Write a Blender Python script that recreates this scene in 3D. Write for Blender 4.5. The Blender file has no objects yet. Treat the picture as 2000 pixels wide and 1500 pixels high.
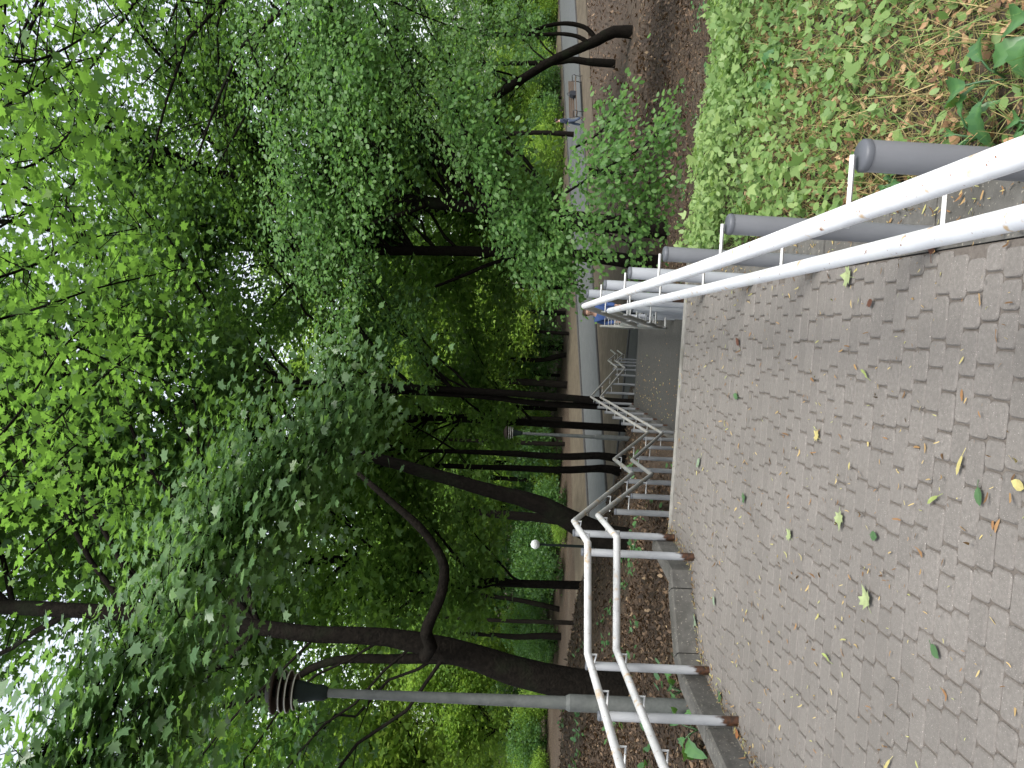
import bpy, math, random
import numpy as np
from mathutils import Vector, Matrix

R = math.radians
rng = np.random.default_rng(7)
random.seed(7)
scene = bpy.context.scene
col = bpy.data.collections.new("park"); scene.collection.children.link(col)

# ------------------------------------------------------------------ camera
# World: Y runs along the staircase, X to the right, Z up, metres.
F_PX = 1550.0                      # focal length in pixels of the 2000 px wide photograph
ROLL, VH, VPU, CAM_H = 0.052, 957.0, 868.0, 1.65
_cr, _sr = math.cos(ROLL), math.sin(ROLL)
def _lev(u, v):
    xc = (u-750)/F_PX; yc = -(v-1000)/F_PX
    return xc*_cr-yc*_sr, xc*_sr+yc*_cr
PITCH = math.atan(_lev(750, VH)[1])
_cp, _sp = math.cos(PITCH), math.sin(PITCH)
def _dir0(u, v):
    x, y = _lev(u, v)
    return Vector((x, _cp+y*_sp, -_sp+y*_cp))
_d = _dir0(VPU, 969)
YAW = math.atan2(_d.x, _d.y)
RZ = Matrix.Rotation(YAW, 3, 'Z')
CAM = Vector((0, 0, CAM_H))
def ray(u, v): return RZ @ _dir0(u, v)
def at_z(u, v, z):
    d = ray(u, v); return CAM + d*((z-CAM_H)/d.z)
def at_y(u, v, y):
    d = ray(u, v); return CAM + d*(y/d.y)
def at_x(u, v, x):
    d = ray(u, v); return CAM + d*(x/d.x)

cam_data = bpy.data.cameras.new("camera"); cam = bpy.data.objects.new("camera", cam_data)
scene.collection.objects.link(cam); scene.camera = cam
cam_data.sensor_width = 36; cam_data.lens = 36*F_PX/2000
cam_data.clip_start = 0.05; cam_data.clip_end = 3000
fwd = RZ @ Vector((0, _cp, -_sp)); upw = RZ @ Vector((0, _sp, _cp)); rgt = RZ @ Vector((1, 0, 0))
up_c = -rgt*_sr + upw*_cr               # upright picture axes, rolled
rt_c = rgt*_cr + upw*_sr
# the phone was held upright but the frame is stored on its side: picture right = down, picture up = right
cx, cy, cz = -up_c, rt_c, -fwd
M = Matrix.Identity(4)
for i in range(3):
    M[i][0], M[i][1], M[i][2], M[i][3] = cx[i], cy[i], cz[i], CAM[i]
cam.matrix_world = M

# ------------------------------------------------------------------ light
SUN_EL, SUN_AZ = 58, 150               # azimuth clockwise from +Y
w = bpy.data.worlds.new("World"); scene.world = w; w.use_nodes = True
nt = w.node_tree; nt.nodes.clear()
sky = nt.nodes.new("ShaderNodeTexSky"); sky.sky_type = 'NISHITA'; sky.sun_disc = False
sky.sun_elevation = R(SUN_EL); sky.sun_rotation = R(SUN_AZ); sky.air_density = 1.0; sky.dust_density = 3.0
hsv = nt.nodes.new("ShaderNodeHueSaturation"); hsv.inputs['Saturation'].default_value = 0.35
bg = nt.nodes.new("ShaderNodeBackground"); bg.inputs['Strength'].default_value = 0.15
out = nt.nodes.new("ShaderNodeOutputWorld")
nt.links.new(sky.outputs[0], hsv.inputs['Color']); nt.links.new(hsv.outputs[0], bg.inputs[0]); nt.links.new(bg.outputs[0], out.inputs[0])
sl = bpy.data.lights.new("sun", 'SUN'); sl.energy = 1.3; sl.angle = R(25); sl.color = (1.0, .97, .92)
so = bpy.data.objects.new("sun", sl); scene.collection.objects.link(so)
sd = Vector((math.sin(R(SUN_AZ))*math.cos(R(SUN_EL)), math.cos(R(SUN_AZ))*math.cos(R(SUN_EL)), math.sin(R(SUN_EL))))
so.rotation_euler = (-sd).to_track_quat('-Z', 'Y').to_euler()
vs = scene.view_settings; scene.display_settings.display_device = 'sRGB'
vs.view_transform = 'Standard'; vs.look = 'None'; vs.gamma = 1.0; vs.exposure = 1.45; vs.use_curve_mapping = False
try:
    scene.cycles.max_bounces = 8; scene.cycles.transparent_max_bounces = 4; scene.cycles.transmission_bounces = 6
    scene.cycles.diffuse_bounces = 5
except Exception: pass

# ------------------------------------------------------------------ materials
def _new(name):
    m = bpy.data.materials.new(name); m.use_nodes = True
    t = m.node_tree; t.nodes.clear()
    return m, t, t.nodes, t.links
def ramp(nd, stops):
    r = nd.new("ShaderNodeValToRGB"); e = r.color_ramp.elements
    while len(e) < len(stops): e.new(.5)
    for k, (p, c) in zip(e, stops): k.position = p; k.color = (*c, 1)
    return r
def leaf_mat(name, stops, trans=.4, tcol=(.25, .45, .06), rough=.45, spec=.5):
    m, t, nd, ln = _new(name)
    a = nd.new("ShaderNodeAttribute"); a.attribute_name = 'rnd'
    r = ramp(nd, stops); ln.new(a.outputs['Fac'], r.inputs[0])
    p = nd.new("ShaderNodeBsdfPrincipled"); p.inputs['Roughness'].default_value = rough
    p.inputs['Specular IOR Level'].default_value = spec
    ln.new(r.outputs[0], p.inputs['Base Color'])
    tr = nd.new("ShaderNodeBsdfTranslucent")
    mx = nd.new("ShaderNodeMixRGB"); mx.blend_type = 'MIX'; mx.inputs[0].default_value = .65
    ln.new(r.outputs[0], mx.inputs[1]); mx.inputs[2].default_value = (*tcol, 1); ln.new(mx.outputs[0], tr.inputs[0])
    s = nd.new("ShaderNodeMixShader"); s.inputs[0].default_value = trans
    o = nd.new("ShaderNodeOutputMaterial")
    ln.new(p.outputs[0], s.inputs[1]); ln.new(tr.outputs[0], s.inputs[2]); ln.new(s.outputs[0], o.inputs[0])
    return m
def noise_mat(name, stops, scale=8, detail=8, rough=.85, spec=.3, bump=.0, bscale=None, second=None, island=0.0, dist=.02):
    """Principled with a noise colour ramp; second=(scale, lo, hi, colour) lays patches of another colour over it."""
    m, t, nd, ln = _new(name)
    tc = nd.new("ShaderNodeTexCoord")
    n = nd.new("ShaderNodeTexNoise"); n.inputs['Scale'].default_value = scale; n.inputs['Detail'].default_value = detail
    n.inputs['Roughness'].default_value = .65
    ln.new(tc.outputs['Object'], n.inputs['Vector'])
    r = ramp(nd, stops); ln.new(n.outputs[0], r.inputs[0])
    cur = r.outputs[0]
    if second:
        for (s2, lo, hi, c2) in (second if isinstance(second, list) else [second]):
            n2 = nd.new("ShaderNodeTexNoise"); n2.inputs['Scale'].default_value = s2; n2.inputs['Detail'].default_value = 6
            ln.new(tc.outputs['Object'], n2.inputs['Vector'])
            mr = nd.new("ShaderNodeMapRange"); mr.inputs[1].default_value = lo; mr.inputs[2].default_value = hi
            ln.new(n2.outputs[0], mr.inputs[0])
            mx = nd.new("ShaderNodeMixRGB"); ln.new(mr.outputs[0], mx.inputs[0]); ln.new(cur, mx.inputs[1]); mx.inputs[2].default_value = (*c2, 1)
            cur = mx.outputs[0]
    if island:
        g = nd.new("ShaderNodeNewGeometry")
        mr = nd.new("ShaderNodeMapRange"); mr.inputs[3].default_value = 1-island; mr.inputs[4].default_value = 1+island
        ln.new(g.outputs['Random Per Island'], mr.inputs[0])
        mu = nd.new("ShaderNodeVectorMath"); mu.operation = 'SCALE'
        ln.new(cur, mu.inputs[0]); ln.new(mr.outputs[0], mu.inputs['Scale']); cur = mu.outputs[0]
    p = nd.new("ShaderNodeBsdfPrincipled"); p.inputs['Roughness'].default_value = rough; p.inputs['Specular IOR Level'].default_value = spec
    ln.new(cur, p.inputs['Base Color'])
    if bump:
        nb = nd.new("ShaderNodeTexNoise"); nb.inputs['Scale'].default_value = bscale or scale*3; nb.inputs['Detail'].default_value = 6
        ln.new(tc.outputs['Object'], nb.inputs['Vector'])
        b = nd.new("ShaderNodeBump"); b.inputs['Strength'].default_value = bump; b.inputs['Distance'].default_value = dist
        ln.new(nb.outputs[0], b.inputs['Height']); ln.new(b.outputs[0], p.inputs['Normal'])
    o = nd.new("ShaderNodeOutputMaterial"); ln.new(p.outputs[0], o.inputs[0])
    return m
def flat(name, c, rough=.6, spec=.4, metal=0):
    m, t, nd, ln = _new(name)
    p = nd.new("ShaderNodeBsdfPrincipled"); p.inputs['Base Color'].default_value = (*c, 1)
    p.inputs['Roughness'].default_value = rough; p.inputs['Specular IOR Level'].default_value = spec; p.inputs['Metallic'].default_value = metal
    o = nd.new("ShaderNodeOutputMaterial"); ln.new(p.outputs[0], o.inputs[0])
    return m
def post_mat(name, paint, rust_h):
    """Painted steel tube that rusts towards its foot (object Z, the foot at 0)."""
    m, t, nd, ln = _new(name)
    tc = nd.new("ShaderNodeTexCoord"); n = nd.new("ShaderNodeTexNoise"); n.inputs['Scale'].default_value = 22; n.inputs['Detail'].default_value = 8
    mp = nd.new("ShaderNodeMapping"); mp.inputs['Scale'].default_value = (1, 1, .35)
    ln.new(tc.outputs['Object'], mp.inputs[0]); ln.new(mp.outputs[0], n.inputs['Vector'])
    sp = nd.new("ShaderNodeSeparateXYZ"); ln.new(tc.outputs['Object'], sp.inputs[0])
    mr = nd.new("ShaderNodeMapRange"); mr.inputs[1].default_value = 0; mr.inputs[2].default_value = rust_h; mr.inputs[3].default_value = .55; mr.inputs[4].default_value = -.3
    ln.new(sp.outputs[2], mr.inputs[0])
    ad = nd.new("ShaderNodeMath"); ln.new(n.outputs[0], ad.inputs[0]); ln.new(mr.outputs[0], ad.inputs[1])
    m2 = nd.new("ShaderNodeMapRange"); m2.inputs[1].default_value = .62; m2.inputs[2].default_value = .74; ln.new(ad.outputs[0], m2.inputs[0])
    n2 = nd.new("ShaderNodeTexNoise"); n2.inputs['Scale'].default_value = 40; ln.new(tc.outputs['Object'], n2.inputs['Vector'])
    rr = ramp(nd, [(.35, (.016, .009, .006)), (.7, (.07, .029, .013))]); ln.new(n2.outputs[0], rr.inputs[0])
    n3 = nd.new("ShaderNodeTexNoise"); n3.inputs['Scale'].default_value = 9; n3.inputs['Detail'].default_value = 9; ln.new(mp.outputs[0], n3.inputs['Vector'])
    pr = ramp(nd, [(.3, tuple(c*.72 for c in paint)), (.6, paint)]); ln.new(n3.outputs[0], pr.inputs[0])
    mx = nd.new("ShaderNodeMixRGB"); ln.new(m2.outputs[0], mx.inputs[0]); ln.new(pr.outputs[0], mx.inputs[1]); ln.new(rr.outputs[0], mx.inputs[2])
    p = nd.new("ShaderNodeBsdfPrincipled"); p.inputs['Roughness'].default_value = .45; ln.new(mx.outputs[0], p.inputs['Base Color'])
    o = nd.new("ShaderNodeOutputMaterial"); ln.new(p.outputs[0], o.inputs[0])
    return m

MAT = {}
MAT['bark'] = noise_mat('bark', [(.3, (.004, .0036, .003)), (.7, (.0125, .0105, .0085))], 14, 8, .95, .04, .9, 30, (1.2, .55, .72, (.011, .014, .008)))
MAT['litter_soil'] = noise_mat('litter_soil', [(.3, (.02, .016, .012)), (.5, (.042, .032, .024)), (.7, (.075, .056, .04))], 9, 12, .95, .15, .8, 25,
                               [(.5, .55, .68, (.06, .05, .038)), (60, .58, .66, (.2, .13, .08))])
MAT['paver'] = noise_mat('paver', [(.25, (.103, .095, .086)), (.55, (.141, .130, .118)), (.8, (.184, .171, .157))], 55, 12, .85, .3, .35, 160,
                         [(.8, .45, .75, (.113, .105, .095)), (240, .64, .70, (.32, .295, .27)), (200, .33, .27, (.07, .06, .055))], island=.065, dist=.004)
MAT['sand'] = noise_mat('joint_sand', [(.3, (.085, .074, .065)), (.7, (.13, .116, .102))], 60, 8, .95, .1)
MAT['concrete'] = noise_mat('concrete', [(.3, (.15, .145, .13)), (.7, (.25, .24, .22))], 12, 10, .9, .25, .35, 120, (2.5, .5, .75, (.11, .105, .09)), dist=.006)
MAT['old_concrete'] = noise_mat('old_concrete', [(.3, (.062, .06, .055)), (.7, (.115, .111, .1))], 14, 12, .9, .25, .3, 150, [(2.0, .5, .72, (.052, .05, .043)), (60, .62, .68, (.2, .185, .155))], dist=.006)
MAT['landing'] = noise_mat('landing_asphalt', [(.3, (.038, .038, .035)), (.7, (.06, .059, .054))], 25, 10, .9, .25, .3, 150, [(18, .62, .68, (.034, .033, .031)), (1.1, .5, .7, (.048, .047, .043))])
MAT['road'] = noise_mat('road_asphalt', [(.3, (.052, .056, .057)), (.7, (.08, .084, .084))], 3, 10, .8, .35, .2, 60, (.35, .5, .7, (.062, .066, .066)))
MAT['dirt'] = noise_mat('dirt', [(.3, (.055, .045, .032)), (.7, (.098, .081, .057))], 2.2, 12, .95, .15, .4, 20, (.5, .52, .7, (.062, .05, .035)))
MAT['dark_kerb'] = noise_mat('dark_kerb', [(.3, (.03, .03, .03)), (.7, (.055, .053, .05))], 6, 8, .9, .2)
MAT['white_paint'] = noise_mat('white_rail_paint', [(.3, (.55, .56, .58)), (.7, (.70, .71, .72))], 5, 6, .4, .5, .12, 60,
                               [(23, .62, .69, (.5, .36, .22)), (60, .67, .70, (.2, .08, .03)), (3, .6, .8, (.6, .6, .56))], dist=.002)
MAT['dull_rail'] = noise_mat('dull_rail_paint', [(.3, (.33, .335, .33)), (.7, (.46, .465, .46))], 7, 8, .5, .4, .15, 60, [(13, .6, .7, (.36, .27, .17)), (60, .67, .70, (.15, .07, .03))], dist=.002)
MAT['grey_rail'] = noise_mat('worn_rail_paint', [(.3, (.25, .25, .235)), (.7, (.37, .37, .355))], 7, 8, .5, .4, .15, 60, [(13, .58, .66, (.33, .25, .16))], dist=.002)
MAT['post_clean'] = post_mat('grey_post_paint', (.33, .345, .37), .01)
MAT['post_shaded'] = post_mat('shaded_grey_post_paint', (.15, .157, .17), .01)  # grey posts darkened: weaker light on the nearest ones put into the colour
MAT['post_worn'] = post_mat('worn_post_paint', (.19, .197, .2), .2)
MAT['post_rusty'] = post_mat('rusty_post_paint', (.30, .31, .32), .26)
MAT['cap'] = flat('plastic_cap', (.07, .075, .085), .5, .4)
MAT['lamp_pole'] = noise_mat('lamp_pole_paint', [(.3, (.06, .066, .062)), (.7, (.108, .114, .107))], 9, 9, .6, .35, .2, 50, (3, .5, .7, (.10, .108, .096)))
MAT['lamp_head'] = flat('lamp_head_dark', (.010, .016, .014), .7, .15)
MAT['lamp_ring'] = noise_mat('lamp_ring', [(.3, (.035, .025, .021)), (.7, (.055, .042, .035))], 9, 5, .6, .2)
MAT['lamp_rim'] = flat('lamp_rim_pale', (.42, .42, .37), .5)
MAT['globe'] = flat('opal_globe', (.75, .77, .76), .25, .5)
# foliage colours: dark -> light
MAT['maple_dark'] = leaf_mat('maple_leaf_dark', [(0, (.06, .125, .055)), (.5, (.10, .185, .075)), (1, (.15, .245, .085))], .42, (.27, .5, .07), .36, .6)
MAT['maple_light'] = leaf_mat('maple_leaf_light', [(0, (.05, .115, .03)), (.6, (.085, .17, .035)), (1, (.13, .22, .045))], .5, (.26, .5, .06), .5, .35)
MAT['crown_mid'] = leaf_mat('crown_leaf', [(0, (.026, .07, .026)), (.5, (.05, .115, .035)), (1, (.09, .18, .045))], .40, (.24, .47, .06), .5, .4)
MAT['hornbeam'] = leaf_mat('hornbeam_leaf', [(0, (.045, .11, .028)), (.5, (.08, .17, .042)), (1, (.125, .225, .06))], .42, (.22, .46, .055), .45, .3)
MAT['far_leaf'] = leaf_mat('far_leaf', [(0, (.04, .09, .025)), (.5, (.08, .16, .035)), (1, (.14, .24, .05))], .5, (.3, .52, .07), .6, .3)
MAT['far_light'] = leaf_mat('far_leaf_light', [(0, (.08, .16, .03)), (.5, (.14, .25, .04)), (1, (.24, .34, .06))], .55, (.4, .6, .08), .6, .3)
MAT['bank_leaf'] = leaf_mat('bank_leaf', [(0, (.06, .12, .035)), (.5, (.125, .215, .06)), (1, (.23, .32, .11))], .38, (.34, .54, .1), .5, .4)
MAT['dock'] = leaf_mat('dock_leaf', [(0, (.035, .1, .035)), (1, (.07, .16, .05))], .25, (.2, .42, .05), .4, .5)
MAT['litter'] = leaf_mat('litter_leaf', [(0, (.024, .017, .012)), (.5, (.066, .043, .027)), (.8, (.17, .112, .068)), (1, (.36, .27, .16))], .12, (.3, .16, .06), .7, .3)
MAT['straw'] = leaf_mat('dry_grass', [(0, (.16, .17, .06)), (.5, (.34, .27, .12)), (1, (.5, .4, .2))], .2, (.5, .4, .2), .7, .2)
MAT['debris'] = leaf_mat('seed_debris', [(0, (.06, .035, .02)), (.35, (.22, .12, .055)), (.7, (.4, .31, .14)), (1, (.27, .3, .11))], .15, (.5, .4, .15), .7, .2)

# ------------------------------------------------------------------ object helpers
def tag(o, label=None, cat=None, group=None, kind=None):
    if label: o['label'] = label
    if cat: o['category'] = cat
    if group: o['group'] = group
    if kind: o['kind'] = kind
    return o
def empty(name, loc, label, cat, group=None):
    o = bpy.data.objects.new(name, None); col.objects.link(o); o.location = loc; o.empty_display_size = .2
    return tag(o, label, cat, group)
def wloc(o):
    p = Vector((0, 0, 0))
    while o: p = p+o.location; o = o.parent
    return p
class MB:
    def __init__(s): s.v = []; s.f = []; s.sm = []
    def add(s, vs, fs, smooth=False):
        b = len(s.v); s.v += [tuple(p) for p in vs]
        s.f += [tuple(i+b for i in f) for f in fs]; s.sm += [smooth]*len(fs)
    def box(s, lo, hi, rz=0, c=None):
        x0, y0, z0 = lo; x1, y1, z1 = hi
        vs = [(x0,y0,z0),(x1,y0,z0),(x1,y1,z0),(x0,y1,z0),(x0,y0,z1),(x1,y0,z1),(x1,y1,z1),(x0,y1,z1)]
        if rz:
            cc, ss = math.cos(rz), math.sin(rz); ox, oy = c or ((x0+x1)/2, (y0+y1)/2)
            vs = [(ox+(x-ox)*cc-(y-oy)*ss, oy+(x-ox)*ss+(y-oy)*cc, z) for x, y, z in vs]
        s.add(vs, [(0,3,2,1),(4,5,6,7),(0,1,5,4),(1,2,6,5),(2,3,7,6),(3,0,4,7)])
    def tube(s, pts, rad, n=10, caps=True, smooth=True):
        pts = [Vector(p) for p in pts]
        if not hasattr(rad, '__len__'): rad = [rad]*len(pts)
        rings = []; prev = None
        for i, p in enumerate(pts):
            a = pts[max(i-1, 0)]; b = pts[min(i+1, len(pts)-1)]
            if 0 < i < len(pts)-1:
                t = ((p-a).normalized()+(b-p).normalized())
            else: t = b-a
            t.normalize()
            if prev is None:
                ref = Vector((0, 0, 1)) if abs(t.z) < .9 else Vector((1, 0, 0))
                nx = t.cross(ref).normalized()
            else:
                nx = (prev-t*prev.dot(t)).normalized()
            prev = nx; ny = t.cross(nx)
            k = 1.0
            if 0 < i < len(pts)-1:
                d = (p-a).normalized().dot((b-p).normalized()); k = min(1.35, 1/max(.5, math.sqrt((1+d)/2)))
            rings.append([p+(nx*math.cos(2*math.pi*j/n)+ny*math.sin(2*math.pi*j/n))*rad[i]*(1+(k-1)*.5) for j in range(n)])
        vs = [q for r_ in rings for q in r_]; fs = []
        for i in range(len(pts)-1):
            for j in range(n):
                fs.append((i*n+j, i*n+(j+1) % n, (i+1)*n+(j+1) % n, (i+1)*n+j))
        s.add(vs, fs, smooth)
        if caps:
            s.add(rings[0], [tuple(range(n))[::-1]]); s.add(rings[-1], [tuple(range(n))])
    def lathe(s, prof, c=(0, 0, 0), n=24, smooth=True):
        vs = []; fs = []
        for r_, z in prof:
            for j in range(n):
                a = 2*math.pi*j/n; vs.append((c[0]+r_*math.cos(a), c[1]+r_*math.sin(a), c[2]+z))
        for i in range(len(prof)-1):
            for j in range(n):
                fs.append((i*n+j, i*n+(j+1) % n, (i+1)*n+(j+1) % n, (i+1)*n+j))
        s.add(vs, fs, smooth)
    def strip(s, a, b, z0, z1):
        """wall between two matching polylines a, b (xy lists), from z0 to z1 (numbers or lists), closed all round"""
        n = len(a); Z0 = z0 if hasattr(z0, '__len__') else [z0]*n; Z1 = z1 if hasattr(z1, '__len__') else [z1]*n
        vs = []
        for i in range(n):
            vs += [(a[i][0], a[i][1], Z0[i]), (b[i][0], b[i][1], Z0[i]), (b[i][0], b[i][1], Z1[i]), (a[i][0], a[i][1], Z1[i])]
        fs = []
        for i in range(n-1):
            for k in range(4):
                fs.append((i*4+k, i*4+(k+1) % 4, (i+1)*4+(k+1) % 4, (i+1)*4+k))
        fs += [(3, 2, 1, 0), tuple((n-1)*4+k for k in range(4))]
        s.add(vs, fs)
    def build(s, name, mat, parent=None, origin=None):
        o0 = wloc(parent) if parent else Vector((0, 0, 0))
        me = bpy.data.meshes.new(name)
        off = o0 + (Vector(origin)-o0 if origin is not None else Vector((0, 0, 0)))
        me.from_pydata([(p[0]-off.x, p[1]-off.y, p[2]-off.z) for p in s.v], [], s.f)
        me.polygons.foreach_set('use_smooth', s.sm)
        me.materials.append(mat); me.update()
        o = bpy.data.objects.new(name, me); col.objects.link(o)
        if parent: o.parent = parent
        if origin is not None: o.location = Vector(origin)-o0
        return o

MAPLE = np.array([(0,0),(.10,-.02),(.36,-.10),(.27,.10),(.56,.20),(.42,.34),(.50,.55),(.24,.50),(.17,.62),(.10,.78),(0,1.0),
                  (-.10,.78),(-.17,.62),(-.24,.50),(-.50,.55),(-.42,.34),(-.56,.20),(-.27,.10),(-.36,-.10),(-.10,-.02)])
LOBED = np.array([(0,0),(.42,.08),(.5,.42),(.22,.46),(0,1),(-.22,.46),(-.5,.42),(-.42,.08)])
OVATE = np.array([(0,0),(.2,.15),(.31,.42),(.22,.74),(0,1),(-.22,.74),(-.31,.42),(-.2,.15)])
RHOMB = np.array([(0,0),(.38,.4),(0,1),(-.38,.4)])
WING = np.array([(0,0),(.10,.12),(.20,.5),(.16,.8),(.02,1),(-.06,.8),(-.03,.5),(-.08,.12)])
BLADE = np.array([(-.5,0),(.5,0),(0,1)])
def norm(a): return a/np.maximum(np.linalg.norm(a, axis=1, keepdims=True), 1e-9)
def leaves(name, mat, pos, nrm, tip, size, tpl, parent=None, rnd=None, curl=.12, kind=None, width=1.0):
    """one mesh of many leaf faces: position of the stalk end, face normal, tip direction, length"""
    pos = np.asarray(pos, float); N = len(pos); K = len(tpl)
    nrm = norm(np.asarray(nrm, float)); tip = np.asarray(tip, float)
    tip = norm(tip-nrm*np.sum(tip*nrm, 1, keepdims=True)); bx = np.cross(tip, nrm)
    size = np.broadcast_to(np.asarray(size, float), (N,))
    V = np.zeros((N, K, 3))
    cu = rng.normal(0, 1, N)*curl
    for k in range(K):
        x, y = tpl[k]
        V[:, k] = pos + size[:, None]*(bx*x*width + tip*y + nrm*((-(y-.3)**2 - abs(x)*width*.6)*cu*1.2 - abs(x)*width*curl*.8)[:, None])
    o0 = np.array(wloc(parent)) if parent else np.zeros(3)
    V -= o0
    me = bpy.data.meshes.new(name)
    me.vertices.add(N*K); me.vertices.foreach_set('co', V.reshape(-1).astype(np.float32))
    me.loops.add(N*K); me.loops.foreach_set('vertex_index', np.arange(N*K, dtype=np.int32))
    me.polygons.add(N); me.polygons.foreach_set('loop_start', np.arange(0, N*K, K, dtype=np.int32))
    at = me.attributes.new('rnd', 'FLOAT', 'FACE')
    at.data.foreach_set('value', (rng.random(N) if rnd is None else np.clip(rnd, 0, 1)).astype(np.float32))
    me.materials.append(mat); me.update(calc_edges=True)
    o = bpy.data.objects.new(name, me); col.objects.link(o)
    if parent: o.parent = parent
    if kind: o['kind'] = kind
    return o
def copy_tree(o, parent=None):
    c = o.copy(); col.objects.link(c)
    if parent: c.parent = parent
    for ch in [x for x in o.children]: copy_tree(ch, c)
    return c

# ------------------------------------------------------------------ terrain
def _interp(y, xs, ys): return np.interp(y, xs, ys)
PC = ([-50, 6.8, 9.2, 10.3, 12.6, 18.6, 21.3, 23, 25.6, 27.5, 400], [-.12, -.14, -1.05, -1.1, -1.95, -2.0, -2.9, -2.95, -3.75, -3.8, -3.8])
PR = ([-50, 6.3, 8, 10, 13, 20, 28, 34, 400], [-.06, -.1, -.65, -1.2, -1.9, -2.9, -3.5, -3.8, -3.8])
PL = ([-50, 6.5, 9, 12, 16, 20, 26, 31, 400], [-.06, -.1, -.42, -.8, -1.4, -2.0, -3.0, -3.8, -3.8])
PLL = ([-50, 7, 12, 16, 21, 27, 33, 400], [-.04, -.06, -.12, -.25, -.95, -2.3, -3.8, -3.8])
def sst(x, a, b):
    t = np.clip((x-a)/(b-a), 0, 1); return t*t*(3-2*t)
def H(x, y):
    x = np.asarray(x, float); y = np.asarray(y, float)
    c = _interp(y, *PC); r_ = _interp(y, *PR); l = _interp(y, *PL); ll = _interp(y, *PLL)
    left = l*(1-sst(x, -4, -8)) if False else l+(ll-l)*sst(-x, 3.6, 8.0)
    z = np.where(x > -.8, c+(r_-c)*sst(x, .35, 1.1), c+(left-c)*sst(-x, 2.0, 2.5))
    # on the near terrace the path bed lies below the paving, the verge beside it level with it
    n = (np.sin(x*1.7+y*.9)+np.sin(x*.8-y*1.6+2)+np.sin(x*3.1+1.3)*np.sin(y*2.7))*.03
    n *= sst(np.abs(x+.8), 2.2, 4.0)
    lowered = np.where((y < 7.2) & (x > -3.6) & (x < .62), -.12, 0)
    n = np.where((y < 7.2) & (x > -3.6) & (x < .62), 0, n)
    flatten = sst(y, 27, 33)
    z = z + n*(1-flatten) + np.where((y < 7.2), lowered*.0, 0)
    z = np.where(y > 66, z-(y-66)*.002, z)
    return z
xs = np.concatenate([[-600, -300, -160, -100, -70], np.arange(-50, -14, 2.), np.arange(-14, 14.01, .25), np.arange(16, 52, 2.), [70, 100, 160, 300, 600]])
ys = np.concatenate([[-80, -30, -12, -6], np.arange(-4, 34, .25), np.arange(34, 70, 1.), [75, 85, 100, 120, 160, 240, 400, 900]])
X, Y = np.meshgrid(xs, ys)
Z = H(X, Y)
# keep the soil under the paved terrace
inner = (Y < 6.9) & (X > -2.25) & (X < .45)
Z = np.where(inner, np.minimum(Z, -.1), Z)
me = bpy.data.meshes.new('ground'); nx, ny = len(xs), len(ys)
V = np.stack([X, Y, Z], -1).reshape(-1, 3)
fs = [(j*nx+i, j*nx+i+1, (j+1)*nx+i+1, (j+1)*nx+i) for j in range(ny-1) for i in range(nx-1)]
me.from_pydata(V.tolist(), [], fs); me.polygons.foreach_set('use_smooth', [True]*len(fs)); me.materials.append(MAT['litter_soil'])
ground = bpy.data.objects.new('ground', me); col.objects.link(ground); tag(ground, kind='structure')

# ------------------------------------------------------------------ far level: dirt strips, road, kerbs
ZB = -3.8
def ext(pts, z, lo=-70, hi=70):
    a = [at_z(u, v, z) for u, v in pts]
    p = sorted([(q.x, q.y) for q in a])
    k = np.polyfit([q[0] for q in p], [q[1] for q in p], 1)
    return lambda x: k[0]*x+k[1]
zr = ZB+.05
L1 = ext([(940, 1126), (860, 1129), (740, 1135), (620, 1142), (510, 1149), (1260, 1107), (1350, 1100)], zr)
L2 = ext([(940, 1161), (860, 1164), (740, 1171), (620, 1179), (520, 1187), (1260, 1139), (1350, 1133)], zr)
L3 = ext([(860, 1230), (720, 1215), (680, 1212), (578, 1201), (506, 1195)], zr)
L0 = ext([(900, 1106), (550, 1119), (740, 1112)], zr)
def band(name, mat, f0, f1, z, x0=-70, x1=70, n=40, thick=.0):
    m = MB(); xs_ = np.linspace(x0, x1, n)
    vs = []
    for x in xs_: vs += [(x, f0(x), z), (x, f1(x), z)]
    m.add(vs, [(2*i, 2*i+2, 2*i+3, 2*i+1) for i in range(n-1)])
    return m.build(name, mat)
_e = sorted([(q.x, q.y) for q in (at_z(u, v, zr) for u, v in ((1600, 1139), (1480, 1145), (1260, 1158), (1120, 1180), (1020, 1200), (930, 1228)))])
def Ld(x): return L3(x) if x < _e[0][0] else float(np.interp(x, [q[0] for q in _e], [q[1] for q in _e]))
tag(band('dirt_verge', MAT['dirt'], L2, Ld, zr-.02, n=160), kind='structure')
tag(band('road', MAT['road'], lambda x: L2(x)+.1, lambda x: L1(x)-.1, zr-.012), kind='structure')
tag(band('dirt_verge', MAT['dirt'], L1, lambda x: L0(x)+1.0, zr-.02), kind='structure')
tag(band('lower_path', MAT['landing'], lambda x: 26.5+0*x, lambda x: L3(x)-.05, zr-.016, -9, 2.6), kind='structure')
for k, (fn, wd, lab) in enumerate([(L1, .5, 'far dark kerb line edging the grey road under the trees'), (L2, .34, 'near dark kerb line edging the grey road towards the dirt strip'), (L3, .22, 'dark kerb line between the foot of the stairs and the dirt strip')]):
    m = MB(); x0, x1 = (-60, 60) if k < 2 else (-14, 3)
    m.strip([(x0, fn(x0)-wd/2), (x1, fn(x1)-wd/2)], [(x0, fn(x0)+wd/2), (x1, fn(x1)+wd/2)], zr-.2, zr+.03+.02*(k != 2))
    tag(m.build('kerb', MAT['dark_kerb']), lab, 'kerb', 'dark kerbs below the stairs')

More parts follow.
